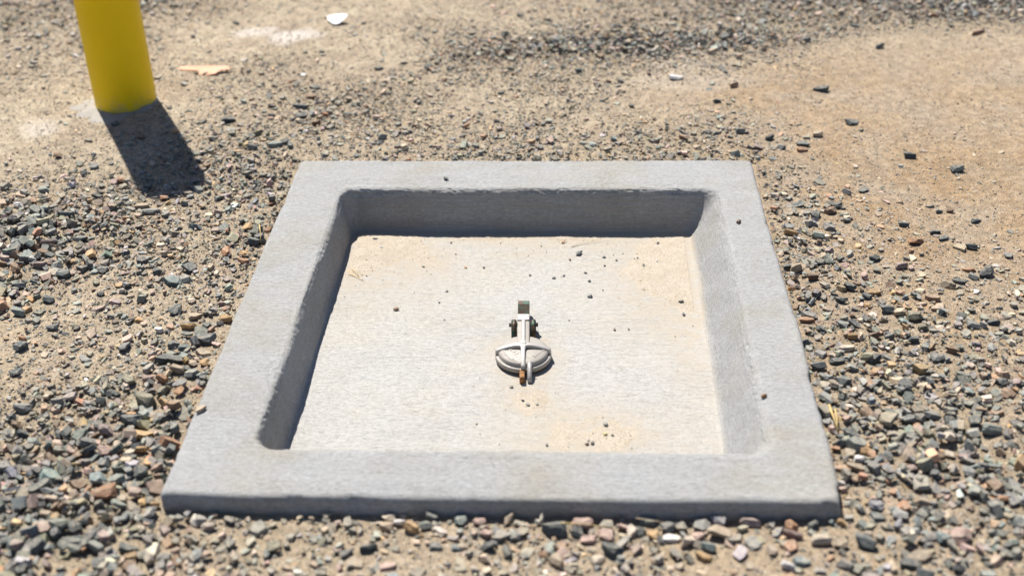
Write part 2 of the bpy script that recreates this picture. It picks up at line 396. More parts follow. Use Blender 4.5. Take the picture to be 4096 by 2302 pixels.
HERO = """-0.721,-0.653,46,0.75,rust;-0.675,-0.4,37,0.58,ochre;-0.722,-0.384,47,0.8,olive;-0.72,-0.243,46,0.43,slate;-0.774,-0.322,29,0.83,olive;-0.798,-0.36,28,0.78,slate;
-0.736,-0.318,27,0.76,pink;-0.705,-0.32,27,0.76,rust;-0.663,-0.338,29,0.89,grey;-0.773,-0.478,33,0.73,mauve;-0.729,-0.453,43,0.64,slate;-0.708,-0.613,30,0.76,sage;
-0.695,-0.783,38,0.64,sage;-0.78,-0.628,40,0.43,brown;-0.688,-0.528,25,0.71,ochre;-0.707,-0.539,21,0.86,cream;-0.756,-0.538,27,0.83,pink;-0.963,-0.413,37,0.58,grey;
-0.696,-0.488,39,0.46,ochre;-0.894,-0.611,23,0.62,teal;-0.751,-0.734,25,1.11,slate;-0.64,-0.782,41,0.4,slate;-0.572,-0.801,23,0.88,grey;-0.742,-0.767,41,0.53,slate;
-0.682,-0.285,34,0.76,tan;-0.624,-0.671,23,0.62,ochre;-0.934,-0.487,27,0.67,slate;-0.954,-0.466,28,0.67,brown;-0.809,-0.708,23,0.75,tan;-0.862,-0.49,24,0.75,slate;
-0.898,-0.233,33,0.5,grey;-0.68,-0.82,22,1.12,slate;-0.766,-0.827,24,0.67,mauve;-0.857,-0.776,27,0.7,slate;0.152,-0.674,36,0.86,pink;0.102,-0.715,42,0.79,slate;
-0.065,-0.688,25,1,teal;-0.149,-0.72,30,0.7,ochre;-0.193,-0.68,22,0.76,cream;-0.172,-0.702,26,0.6,white;-0.127,-0.708,23,0.89,sage;-0.017,-0.73,28,0.64,pink;
0.003,-0.721,21,1,grey;0.193,-0.726,27,1.14,pink;0.202,-0.77,38,0.57,slate;0.268,-0.688,31,0.58,sage;0.302,-0.704,27,0.81,grey;0.223,-0.705,23,0.67,pink;
0.177,-0.786,26,0.76,cream;0.107,-0.79,30,0.75,tan;-0.221,-0.763,31,0.58,slate;-0.012,-0.759,28,0.68,slate;0.162,-0.736,28,0.55,pink;-0.117,-0.689,23,0.67,grey;
0.143,-0.717,23,1,slate;0.252,-0.711,21,1,slate;0.307,-0.726,31,0.5,white;0.022,-0.69,29,0.64,tan;-0.031,-0.696,23,0.89,pink;0.276,-0.721,20,1,ochre;-0.104,-0.758,23,0.89,grey;
-0.257,-0.778,23,0.78,grey;0.032,-0.733,26,0.8,grey;-0.18,-0.807,27,0.55,pink;0.801,-0.728,34,0.96,pink;0.636,-0.741,38,0.71,slate;0.771,-0.73,24,1.06,teal;
0.702,-0.697,25,0.67,lilac;0.682,-0.501,25,0.82,ochre;0.666,-0.524,20,0.93,white;0.656,-0.547,37,0.42,tan;0.76,-0.459,28,0.84,olive;0.778,-0.417,29,0.79,grey;
0.75,-0.4,24,0.88,slate;0.826,-0.4,39,0.5,grey;0.792,-0.45,21,1.07,pink;0.81,-0.461,22,0.87,olive;0.927,-0.447,39,0.65,sage;0.633,-0.247,33,0.57,slate;
0.755,-0.221,30,0.63,slate;0.676,-0.224,35,0.36,slate;0.643,-0.285,28,0.67,grey;0.991,-0.332,25,1.25,brown;0.988,-0.293,22,1.43,slate;0.857,-0.56,24,0.88,grey;
0.664,-0.456,33,0.5,slate;0.639,-0.484,31,0.57,slate;0.835,-0.512,25,0.53,cream;0.517,-0.718,35,0.65,pink;0.446,-0.689,36,0.58,mauve;0.39,-0.682,33,0.58,lilac;
0.362,-0.688,25,1.17,grey;0.391,-0.717,42,0.68,tan;0.368,-0.752,31,0.65,teal;0.517,-0.677,23,0.94,rust;0.556,-0.671,24,0.76,slate;0.71,-0.668,26,1,grey;
0.721,-0.777,42,0.5,tan;0.702,-0.792,34,0.46,slate;0.498,-0.796,24,0.78,white;0.354,-0.723,25,0.78,pink;0.361,-0.775,32,0.46,ochre;0.562,-0.736,35,0.65,cream;
0.607,-0.684,19,0.71,ochre;0.596,-0.741,24,0.94,tan;0.628,-0.497,16,0.82,rust;0.899,-0.63,20,0.71,rust;0.719,-0.519,20,1.29,slate;0.675,-0.648,25,0.89,lilac;
0.737,-0.738,21,0.88,slate;0.91,-0.689,25,1,slate;0.904,-0.42,24,1.12,slate;0.759,-0.638,22,0.88,tan;1.452,1.641,64,0.44,brown;1.106,1.501,31,0.68,grey;
1.136,0.644,35,0.76,slate;1.03,0.719,35,0.59,slate;0.442,1.242,48,0.5,white;0.611,1.181,27,0.66,brown;0.866,1.16,51,0.32,slate;0.918,0.928,46,0.48,slate;
0.699,0.462,37,0.53,slate;0.807,0.846,28,0.77,tan;0.434,0.82,41,0.42,brown;1.12,0.384,29,0.53,slate;0.633,0.767,25,0.83,mauve;0.758,0.788,38,0.5,slate;
0.751,0.755,32,0.53,rust;0.698,0.771,21,1.1,grey;0.881,1.546,30,0.67,grey;1.066,1.694,36,0.5,slate;0.596,0.86,28,0.62,grey;0.551,1.069,27,0.67,slate;0.673,0.82,26,0.58,slate;
1.042,0.437,19,0.7,grey;0.951,0.279,43,0.54,rust;0.701,0.462,38,0.51,teal;0.791,0.448,28,0.69,slate;0.773,0.42,31,0.78,brown;0.73,0.398,26,0.93,slate;0.722,0.358,20,0.92,grey;
0.657,0.305,32,0.68,ochre;1.006,0.327,27,0.56,slate;1.02,0.293,30,0.5,slate;1.072,0.25,28,0.59,slate;1.12,0.383,29,0.53,slate;0.803,0.041,31,0.55,ochre;
0.784,0.02,23,0.73,slate;0.753,0.057,28,0.67,slate;0.779,-0.015,15,1.3,ochre;0.816,-0.035,30,0.7,slate;0.841,-0.044,29,0.79,tan;0.871,-0.063,36,0.79,olive;
0.88,-0.216,27,0.84,grey;0.754,-0.222,31,0.68,slate;0.704,-0.18,35,0.42,cream;0.723,-0.139,23,0.69,ochre;0.769,-0.134,26,0.67,brown;0.917,-0.186,32,0.59,brown;
0.633,-0.248,32,0.65,slate;0.678,-0.223,37,0.42,teal;1.04,0.11,27,0.71,grey;1.04,0.142,30,0.53,rust;1.071,0.119,35,0.77,slate;0.972,0.074,34,0.68,tan;1.006,0.094,34,0.41,slate;
0.645,0.136,34,0.6,tan;0.626,0.148,21,0.77,slate;0.707,0.17,31,0.53,slate;0.887,0.155,29,0.61,mauve;0.836,0.193,31,0.58,slate;0.676,0.099,28,0.61,brown;
1.033,-0.076,33,0.45,slate;0.878,-0.106,24,0.69,olive;0.645,-0.056,39,0.5,grey;0.636,-0.074,34,0.35,rust;1.085,0.136,16,1,rust;0.804,0.379,20,0.67,grey;
0.937,0.358,27,0.56,slate;0.876,0.544,30,0.53,slate;0.831,0.526,25,0.57,grey;1.07,0.437,21,0.67,brown;0.719,0.286,32,0.58,sage;0.848,-0.151,26,0.67,slate;
0.725,0.003,27,0.56,slate;0.986,-0.09,27,0.78,grey;-0.768,0.134,33,0.89,slate;-0.795,0.076,45,0.54,teal;-1.154,0.384,43,0.7,slate;-0.944,0.414,49,0.42,grey;
-0.976,0.444,36,0.47,tan;-1.01,0.361,25,0.66,pink;-1.077,0.27,40,0.55,slate;-1.149,0.25,38,0.67,mauve;-0.674,0.324,25,0.96,ochre;-0.641,0.25,32,0.74,slate;
-0.655,0.198,24,0.88,ochre;-0.978,0.128,26,0.93,grey;-1.112,-0.054,33,0.7,sage;-1.185,0.123,35,0.7,brown;-1.133,0.142,34,0.63,mauve;-1.065,0.11,30,1.06,slate;
-1.307,0.4,32,0.65,slate;-1.298,0.44,27,0.57,white;-0.706,-0.114,34,0.57,ochre;-0.77,-0.125,20,0.81,white;-0.705,-0.072,33,0.55,tan;-0.754,-0.051,28,1.06,slate;
-0.65,-0.173,41,0.69,grey;-0.721,-0.184,27,0.76,grey;-0.694,-0.198,25,0.88,teal;-0.699,-0.244,41,0.5,slate;-0.633,-0.259,19,0.97,ochre;-0.659,-0.259,17,1.09,tan;
-0.895,-0.235,37,0.51,grey;-1.01,-0.119,29,0.56,grey;-1.065,-0.154,21,0.69,rust;-0.844,0.12,23,0.92,slate;-0.847,0.199,23,0.69,cream;-0.826,-0.082,20,0.81,ochre;
-0.631,-0.088,26,0.81,ochre;-0.648,0.158,26,0.67,rust;-0.658,-0.02,17,0.8,pink;-1.112,0.496,31,0.62,slate;-1.247,0.326,37,0.6,grey;-1.148,0.201,29,0.75,brown;
-1.225,0.262,31,0.71,slate;-1.062,-0.001,30,0.78,slate;-1.149,0.051,31,0.67,slate;-1.076,0.589,24,0.83,rust;-0.871,0.545,22,0.73,mauve;-0.95,0.026,19,0.82,slate;
-0.967,0.205,18,0.9,brown;-0.729,-0.008,23,0.79,cream;-0.868,0.941,40,0.68,slate;-0.67,1.033,43,0.45,slate;-0.658,0.973,43,0.55,slate;-0.699,0.775,43,0.43,sage;
-0.609,0.925,27,0.69,brown;-0.404,0.827,28,0.66,grey;-0.658,1.113,40,0.5,brown;-0.057,1.808,24,0.73,slate;-0.749,0.977,22,0.77,slate;-1.039,1.769,25,0.56,slate;
-0.661,1.193,36,0.5,slate;-0.756,0.756,28,0.71,grey;-0.482,1.347,32,0.36,slate"""
PEB = """-0.379,0.437,13.2,grey;-0.357,0.393,9.6,white;-0.181,0.423,7,grey;0.106,0.425,9.6,rust;0.147,0.368,16.7,slate;0.124,0.341,8.3,brown;0.086,0.253,8.8,slate;
0.11,0.264,7.4,slate;0.163,0.278,8.1,grey;0.172,0.238,8,grey;0.172,0.171,17.2,grey;0.204,0.196,5.1,slate;0.387,0.146,12.8,slate;0.39,0.091,9.8,slate;0.306,0.312,9.7,slate;
0.293,0.348,7.5,slate;0.348,0.422,10,slate;0.21,0.311,7.5,slate;-0.24,0.304,8.2,sage;-0.171,0.187,7.2,slate;-0.283,0.106,12.8,brown;-0.135,0.3,8.2,rust;
-0.089,0.302,9.3,grey;-0.164,0.366,5.7,rust;-0.185,0.138,5.4,slate;0.228,0.026,7.6,mauve;0.26,0.028,6.9,grey;0.124,0.064,4.5,brown;0.027,0.265,5.9,slate;
-0.166,0.064,4.5,brown;0.339,0.33,8.2,white;0.051,0.407,6.1,grey;0.24,0.338,6.8,slate;0.211,0.352,7.5,slate;0.392,0.379,5.3,slate;0.002,-0.201,8.1,slate;
0.028,-0.246,8,slate;0.04,-0.262,8.5,grey;0.059,-0.259,7.3,grey;0.201,-0.328,11.9,grey;0.199,-0.358,10.6,ochre;0.214,-0.361,7.1,slate;0.165,-0.376,5.9,white;
0.162,-0.388,8.8,mauve;0.173,-0.387,8.8,slate;0.082,-0.394,7,slate;-0.064,-0.326,3.9,brown"""

# ------------------------------------------------------------------ lookup tables over the ground (20 cm cells, origin -2.6, -1.2)
def table(s): return np.array([[float(c) for c in l] for l in s.split('\n')])
T_DENS, T_SIZE, T_WARM = table(DENS), table(SIZE), table(WARM)
def look(T, x, y):
    i = np.clip((np.asarray(x) + 2.6) / 0.2, 0, T.shape[1] - 1.001); j = np.clip((np.asarray(y) + 1.2) / 0.2, 0, T.shape[0] - 1.001)
    a, b = i.astype(int), j.astype(int); s, t = i - a, j - b
    return (T[b, a] * (1 - s) + T[b, a + 1] * s) * (1 - t) + (T[b + 1, a] * (1 - s) + T[b + 1, a + 1] * s) * t

SLAB_X, SLAB_Y, DEPTH = 0.61, 0.68, 0.112
POST = (-1.217, 1.092, 0.09)

def clump(x, y):
    d = look(T_DENS, x, y)
    x, y = np.asarray(x, float), np.asarray(y, float)
    d = d + 3.2 * np.exp(-((y - 1.49 - 0.07 * x) / 0.085) ** 2) * sstep(-0.45, -0.15, x) * sstep(1.05, 0.75, x)
    d = d + 4.0 * np.exp(-((x + 1.2) / 0.24) ** 2 - ((y - 0.24) / 0.20) ** 2) + 2.0 * np.exp(-((x + 0.85) / 0.3) ** 2 - ((y + 0.62) / 0.25) ** 2)
    d = d + 4.0 * np.exp(-((x - 1.35) / 0.65) ** 2 - ((y - 2.07) / 0.15) ** 2)
    d = d - 3.2 * np.exp(-((x - 0.62) / 0.33) ** 2 - ((y - 1.16) / 0.15) ** 2)
    return np.clip(np.maximum(d, 0.5) * (1 + (1.0 - 0.065 * np.minimum(d, 10)) * fbm(np.asarray(x) * 3.1, np.asarray(y) * 3.1, 5, 4)), 0, 10)

def ground_z(x, y):
    x, y = np.asarray(x, float), np.asarray(y, float)
    z = -0.021 - 0.024 * sstep(-0.30, -0.72, y) + 0.010 * sstep(0.55, 0.75, y)
    near = np.exp(-((x / 3.2) ** 2 + ((y - 0.6) / 3.2) ** 2) ** 2)
    z = z + (0.012 * fbm(x * 1.7, y * 1.7, 21, 3) + 0.0045 * fbm(x * 9, y * 9, 23, 3)) * (0.35 + 0.65 * near)
    z = z + 0.0007 * look(T_DENS, x, y) * near
    edge = np.maximum(np.abs(x) - SLAB_X, np.abs(y) - SLAB_Y)
    keep = sstep(0.0, 0.10, edge)
    return z * (0.6 + 0.4 * keep) + (-0.021 - 0.024 * sstep(-0.30, -0.72, y) + 0.010 * sstep(0.55, 0.75, y)) * 0.4 * (1 - keep)

# ------------------------------------------------------------------ ground sheet to the horizon
def axis(a, b, step, reach):
    core = np.arange(a, b + 1e-6, step); g, s = [], step
    d = 0.0
    while d < reach: s *= 1.45; d += s; g.append(d)
    g = np.array(g)
    return np.concatenate([a - g[::-1], core, b + g])
gx, gy = axis(-2.5, 2.3, 0.0145, 150.0), axis(-1.15, 2.6, 0.0145, 150.0)
GX, GY = np.meshgrid(gx, gy)
GZ = ground_z(GX, GY)
inner = (np.abs(GX) < SLAB_X - 0.03) & (np.abs(GY) < SLAB_Y - 0.03)
GZ = np.where(inner, -0.32, GZ)
GZ = GZ + 0.0016 * fbm(GX * 45, GY * 45, 31, 2) * (np.hypot(GX, GY) < 4)
nx, ny = len(gx), len(gy)
idx = np.arange(nx * ny).reshape(ny, nx)
quads = np.stack([idx[:-1, :-1], idx[:-1, 1:], idx[1:, 1:], idx[1:, :-1]], -1).reshape(-1, 4)
gm = mesh_from_np('ground', np.stack([GX, GY, GZ], -1).reshape(-1, 3), quads, True)
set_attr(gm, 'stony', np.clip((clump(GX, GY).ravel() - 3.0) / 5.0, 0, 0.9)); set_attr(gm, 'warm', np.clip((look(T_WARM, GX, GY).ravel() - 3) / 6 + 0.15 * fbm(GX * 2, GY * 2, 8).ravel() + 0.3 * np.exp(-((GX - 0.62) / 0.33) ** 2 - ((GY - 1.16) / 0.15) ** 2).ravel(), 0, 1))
pale = np.zeros(GX.size)
for px, py, rx, ry, wt in ((-0.957, 1.685, 0.09, 0.06, 0.5), (-0.82, 1.64, 0.11, 0.08, 0.6), (0.45, 1.22, 0.25, 0.09, 0.12), (-1.42, 0.92, 0.10, 0.09, 0.35), (0.45, 1.35, 0.2, 0.12, 0.1)):
    d = np.hypot((GX.ravel() - px) / rx, (GY.ravel() - py) / ry) + 0.5 * fbm(GX.ravel() * 14, GY.ravel() * 14, 12)
    pale = np.maximum(pale, wt * sstep(1.1, 0.35, d))
set_attr(gm, 'pale', pale)
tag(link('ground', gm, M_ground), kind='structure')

# ------------------------------------------------------------------ concrete slab with its sunken pan: nested rounded rectangles
def rrect(l, r, f, b, rad, nc=24, ns=235):
    """closed loop, counter-clockwise from the front left; same point count whatever the size"""
    pts, side = [], []
    cs = ((l + rad, f + rad, math.pi), (r - rad, f + rad, 1.5 * math.pi), (r - rad, b - rad, 0.0), (l + rad, b - rad, 0.5 * math.pi))
    n_side = (ns, int(ns * 1.1), ns, int(ns * 1.1))
    for k in range(4):
        cx, cy, a0 = cs[k]
        a = a0 + np.linspace(0, math.pi / 2, nc)
        arc = np.stack([cx + rad * np.cos(a), cy + rad * np.sin(a)], -1)
        n2 = cs[(k + 1) % 4]; e = np.array([n2[0] + rad * math.cos(n2[2]), n2[1] + rad * math.sin(n2[2])])
        t = np.linspace(0, 1, n_side[k] + 1)[1:-1, None]
        pts += [arc, arc[-1] * (1 - t) + e * t]
        w = 1.0 if k % 2 else 0.0              # sides 1 and 3 run along y
        prev = 1.0 - w
        side += [np.linspace(prev, w, nc), np.full(n_side[k] - 1, w)]
    return np.concatenate(pts), np.concatenate(side)

LIP = (-0.474, 0.512, -0.560, 0.517, 0.050)        # where the rim starts to round over: left, right, front, back, corner radius
FLO = (-0.443, 0.430, -0.500, 0.483, 0.024)        # where the pan floor starts
OUT = (-SLAB_X, SLAB_X, -SLAB_Y, SLAB_Y, 0.010)
lerp = lambda A, B, t: tuple(a + (b - a) * t for a, b in zip(A, B))
rings = []      # (rect, z, wallness, floorness)
INS = lambda d: (OUT[0] + d, OUT[1] - d, OUT[2] + d, OUT[3] - d, OUT[4] * 0.9)
for z, d in ((-0.20, 0.0), (-0.09, 0.0), (-0.06, 0.0005), (-0.04, 0.0002), (-0.025, 0.0), (-0.014, 0.0), (-0.008, 0.0009), (-0.004, 0.0026), (-0.0014, 0.0055)):
    rings.append((INS(d), z, 0.0, 0.0))
for t in np.linspace(0.0, 1.0, 44):
    rings.append((lerp(INS(0.010), LIP, t), 0.0, 0.0, 0.0))
prof = [(0, 0), (0.12, -0.010), (0.26, -0.045), (0.40, -0.16), (0.52, -0.36), (0.72, -0.76), (0.82, -0.90), (0.91, -0.972), (1, -1)]
pu, pz = [p[0] for p in prof], [p[1] for p in prof]
def catmull(s):
    k = min(int(s), len(prof) - 2); t = s - k
    P = lambda q: np.array(prof[max(0, min(len(prof) - 1, q))])
    a, b, c, d = P(k - 1), P(k), P(k + 1), P(k + 2)
    return 0.5 * ((2 * b) + (-a + c) * t + (2 * a - 5 * b + 4 * c - d) * t * t + (-a + 3 * b - 3 * c + d) * t ** 3)
for s in np.linspace(0, len(prof) - 1, 60)[1:]:
    u, z = catmull(s)
    rc = list(lerp(LIP, FLO, u)); rc[1] = LIP[1] + (FLO[1] - LIP[1]) * (0.55 * -z + 0.45 * u)      # the right wall rolls over more gently
    rings.append((tuple(rc), z * DEPTH, float(np.interp(u, [0.05, 0.3, 0.85, 1], [0, 1, 1, 0])), float(sstep(0.75, 1.0, u))))
CEN = (-0.012, 0.012, -0.012, 0.012, 0.002)
for t in np.linspace(0, 1, 85)[1:]:
    rings.append((lerp(FLO, CEN, t), -DEPTH, 0.0, 1.0))
V, SIDE, WALL, FLOOR = [], [], [], []
for rect, z, wl, fl in rings:
    p2, sd = rrect(*rect)
    V.append(np.concatenate([p2, np.full((len(p2), 1), z)], 1)); SIDE.append(sd * max(wl, 0.0)); WALL.append(np.full(len(p2), wl)); FLOOR.append(np.full(len(p2), fl))
nr, npt = len(V), len(V[0])
V, SIDE, WALL, FLOOR = (np.concatenate(a) for a in (V, SIDE, WALL, FLOOR))
X, Y, Z = V.T.copy()
def floor_z(x, y):
    return -DEPTH + 0.0022 * fbm(np.asarray(x) * 4, np.asarray(y) * 4, 41, 3) + 0.004 * np.exp(-((np.asarray(x) - 0.024) ** 2 + (np.asarray(y) + 0.098) ** 2) / 0.02)
u_, v_ = X * 0.82 - Y * 0.57 + 0.3 * Z, X * 0.57 + Y * 0.82 + 1.1 * Z
# slow unevenness, brush drag and grain as real relief
outer = np.abs(np.maximum(np.abs(X) - SLAB_X, np.abs(Y) - SLAB_Y)) < 0.012
wx, wy = 1 - sstep(0.0, 0.055, SLAB_X - np.abs(X)), 1 - sstep(0.0, 0.055, SLAB_Y - np.abs(Y))
w_out = 0.0038 * fbm(X * 7 + Z * 3, Y * 7, 42, 3)
chip = np.clip(fbm(u_ * 16, v_ * 16, 55, 4) - 0.20, 0, 1) * 0.012 * sstep(-0.035, -0.012, Z)
V[:, 0] += np.sign(X) * wx * (w_out - chip) + 0.004 * (X > 0) * wx * np.sin((Y + 0.7) * 4.2)
V[:, 1] += np.sign(Y) * wy * (w_out - chip)
V[:, 2] += FLOOR * (floor_z(X, Y) + DEPTH)
V[:, 2] += (1 - FLOOR) * (Z > -0.05) * 0.0018 * fbm(X * 5, Y * 5, 43, 3)
V[:, 2] -= 0.0035 * np.exp(-((Y + SLAB_Y) / 0.03) ** 2) * sstep(0, 0.5, 0.61 - np.abs(X)) * (Z > -0.05)
drag = fbm(X * 11, (Y + Z) * 210, 44, 3) * (1 - SIDE) + fbm((X + Z) * 210, Y * 11, 45, 3) * SIDE
grain = fbm(u_ * 150, v_ * 170, 46, 3)
patch = np.clip(0.5 + 1.3 * fbm(u_ * 7, v_ * 7, 49, 3), 0.05, 1.3)
rough_lip = np.exp(-((Z + 0.006) / 0.010) ** 2) * (1 - FLOOR) * (np.abs(X) < 0.5) * (np.abs(Y) < 0.57)
lumps = fbm(u_ * 23, v_ * 31, 47, 4)
amp = 0.00055 * drag + 0.00050 * grain + rough_lip * patch * (0.0018 * grain + (0.0022 - 0.0014 * SIDE) * lumps + 0.0008 * drag)
c2 = np.stack([-(X - 0.0), -(Y + 0.015)], -1)
nxw = np.where(SIDE > 0.5, np.sign(c2[:, 0]), 0) * WALL; nyw = np.where((SIDE <= 0.5) & (WALL > 0), np.sign(c2[:, 1]), 0) * WALL
wob = 0.0045 * fbm(X * 6 + 3, Y * 6 + Z * 8, 48, 3) * WALL
V[:, 0] += nxw * (amp * 1.3 + wob); V[:, 1] += nyw * (amp * 1.3 + wob); V[:, 2] += amp * np.where(outer, 0.4, 1 - 0.6 * WALL)
ii = np.arange(nr * npt).reshape(nr, npt); jj = np.roll(ii, -1, axis=1)
q = np.stack([ii[:-1], jj[:-1], jj[1:], ii[1:]], -1).reshape(-1, 4)
pm = mesh_from_np('concrete_basin', V, q, True)
bmx = bmesh.new(); bmx.from_mesh(pm); bmx.verts.ensure_lookup_table()
bmx.faces.new([bmx.verts[i] for i in ii[-1]]); bmx.to_mesh(pm); bmx.free()
def pan_sand(x, y):
    """how thick sand lies on the pan floor, 0..1"""
    x, y = np.asarray(x, float), np.asarray(y, float)
    n = 0.55 * fbm(x * 9, y * 9, 51, 5)
    f = lambda cx, cy, rx, ry, w: w * np.exp(-(((x - cx) / rx) ** 2 + ((y - cy) / ry) ** 2))
    s = np.maximum.reduce([f(-0.38, 0.40, 0.18, 0.15, 1.25), f(0.40, 0.30, 0.15, 0.22, 1.25), f(0.0, 0.46, 0.5, 0.05, 0.85), f(0.38, 0.05, 0.06, 0.2, 0.55),
                           f(0.04, -0.24, 0.07, 0.08, 0.8), f(0.17, -0.36, 0.15, 0.09, 0.75), f(0.16, -0.47, 0.25, 0.05, 0.7), f(0.0, 0.36, 0.12, 0.02, 0.5)])
    return np.clip(s + n * np.clip(s * 1.6, 0, 0.9), 0, 1.3)
set_attr(pm, 'wall', WALL); set_attr(pm, 'side', SIDE); set_attr(pm, 'floor', FLOOR * sstep(-DEPTH - 0.01, -DEPTH * 0.8, -np.abs(Z)))
wide = np.maximum(np.exp(-(((X + 0.36) / 0.26) ** 2 + ((Y - 0.40) / 0.24) ** 2)), np.exp(-(((X - 0.40) / 0.22) ** 2 + ((Y - 0.26) / 0.36) ** 2)))
wide = np.maximum(wide, 0.8 * np.exp(-(((X - 0.14) / 0.22) ** 2 + ((Y + 0.38) / 0.17) ** 2)))
wide = np.maximum(wide, 0.7 * np.exp(-((Y - 0.44) / 0.10) ** 2))
wide = np.maximum(wide, 0.9 * np.exp(-(((X - 0.04) / 0.08) ** 2 + ((Y + 0.23) / 0.09) ** 2)))
set_attr(pm, 'dust', np.clip(FLOOR * (0.8 * pan_sand(X, Y) + 0.65 * wide * (1 + 0.6 * fbm(X * 8, Y * 8, 57, 4)) + 0.25 * sstep(0.30, 0.43, X) + 0.5 * np.exp(-((np.hypot(X - 0.024, Y + 0.085) - 0.075) / 0.025) ** 2) * (1 + fbm(X * 30, Y * 30, 58, 3))), 0, 0.9))
pm.attributes['floor'].data.foreach_set('value', FLOOR.astype(np.float32))
slab = tag(link('concrete_basin', pm, M_concrete), 'square grey concrete slab with a sunken pan around the metal cap', 'concrete basin')

# sand drifted into the pan: a thin real layer that pokes through the floor where it is thick enough
sx, sy = np.arange(-0.425, 0.4181, 0.0035), np.arange(-0.49, 0.4661, 0.0035)
SX, SY = np.meshgrid(sx, sy)
th = pan_sand(SX, SY) - 0.52 + 0.12 * fbm(SX * 40, SY * 40, 53, 4)
SZ = floor_z(SX, SY) + np.clip(th * 0.006, -0.0016, 0.0040) + 0.0007 * fbm(SX * 120, SY * 120, 54, 2) - 0.0004
ok = th > -0.25
cell = ok[:-1, :-1] & ok[1:, :-1] & ok[:-1, 1:] & ok[1:, 1:]
si = np.arange(SX.size).reshape(SX.shape)
sq = np.stack([si[:-1, :-1], si[:-1, 1:], si[1:, 1:], si[1:, :-1]], -1)[cell]
used, inv = np.unique(sq, return_inverse=True)
sm = mesh_from_np('sand', np.stack([SX, SY, SZ], -1).reshape(-1, 3)[used], inv.reshape(sq.shape), True)
tag(link('sand', sm, M_sand), kind='stuff', label='pale tan sand drifted across the floor of the concrete pan', cat='sand')

# ------------------------------------------------------------------ stones
PAL = {'slate': (0.088, 0.102, 0.102), 'grey': (0.185, 0.19, 0.18), 'sage': (0.20, 0.225, 0.20), 'teal': (0.145, 0.185, 0.18), 'olive': (0.20, 0.19, 0.135),
       'brown': (0.20, 0.13, 0.085), 'rust': (0.33, 0.18, 0.10), 'ochre': (0.42, 0.27, 0.13), 'tan': (0.35, 0.28, 0.20), 'pink': (0.40, 0.28, 0.235),
       'mauve': (0.245, 0.19, 0.17), 'lilac': (0.33, 0.325, 0.34), 'cream': (0.52, 0.44, 0.34), 'white': (0.60, 0.58, 0.55)}

def rock_bm(rng, planes, flat, lo, hi):
    bm = bmesh.new()
    bmesh.ops.create_cube(bm, size=2.0)
    for v in bm.verts: v.co.z *= flat
    for k in range(planes):
        n = Vector(rng.normal(size=3)); n.z *= 0.9 if flat > 0.6 else 0.45; n.normalize()
        d = rng.uniform(lo, hi) * (abs(n.x) + abs(n.y) + abs(n.z) * flat) * 0.72
        r = bmesh.ops.bisect_plane(bm, geom=bm.verts[:] + bm.edges[:] + bm.faces[:], plane_co=n * d, plane_no=n, clear_outer=True)
        ed = [e for e in r['geom_cut'] if isinstance(e, bmesh.types.BMEdge)]
        if len(ed) > 2: bmesh.ops.contextual_create(bm, geom=ed)
    bmesh.ops.remove_doubles(bm, verts=bm.verts, dist=0.06)
    return bm

def normalise(bm):
    co = np.array([v.co for v in bm.verts]); lo, hi = co.min(0), co.max(0)
    for v in bm.verts:
        v.co = Vector(((v.co[k] - (lo[k] + hi[k]) / 2) / (hi[k] - lo[k]) for k in range(3)))
    bmesh.ops.recalc_face_normals(bm, faces=bm.faces)
    return bm

def proto_arrays(n, planes, flat, lo, hi, seed):
    out = []
    for k in range(n):
        rng = np.random.default_rng(seed + k)
        bm = normalise(rock_bm(rng, planes, rng.uniform(*flat), lo, hi))
        bmesh.ops.triangulate(bm, faces=bm.faces)
        bm.verts.index_update()
        out.append((np.array([v.co for v in bm.verts]), np.array([[v.index for v in f.verts] for f in bm.faces])))
        bm.free()
    return out

P_MID = proto_arrays(16, 6, (0.35, 0.9), 0.60, 0.98, 100) + proto_arrays(18, 6, (0.16, 0.34), 0.50, 1.0, 150)
def hull_arrays(n, pts, seed):
    """small chips: hulls of a few well spread points (2 * pts - 4 triangles)"""
    out = []
    for k in range(n):
        rng = np.random.default_rng(seed + k)
        best = None
        for t in range(40):
            p = rng.normal(size=(pts, 3)); p /= np.linalg.norm(p, axis=1)[:, None]
            dd = np.linalg.norm(p[:, None] - p[None], axis=2) + 9 * np.eye(pts)
            if best is None or dd.min() > best[0]: best = (dd.min(), p)
        bm = bmesh.new()
        for q_ in best[1]: bm.verts.new(np.sign(q_) * np.abs(q_) ** 0.8)
        bmesh.ops.convex_hull(bm, input=bm.verts[:])
        normalise(bm); bmesh.ops.triangulate(bm, faces=bm.faces); bm.verts.index_update()
        out.append((np.array([v.co for v in bm.verts]), np.array([[v.index for v in f.verts] for f in bm.faces])))
        bm.free()
    return out
P_CHIP = hull_arrays(30, 8, 400)
P_SMALL = hull_arrays(20, 6, 300)

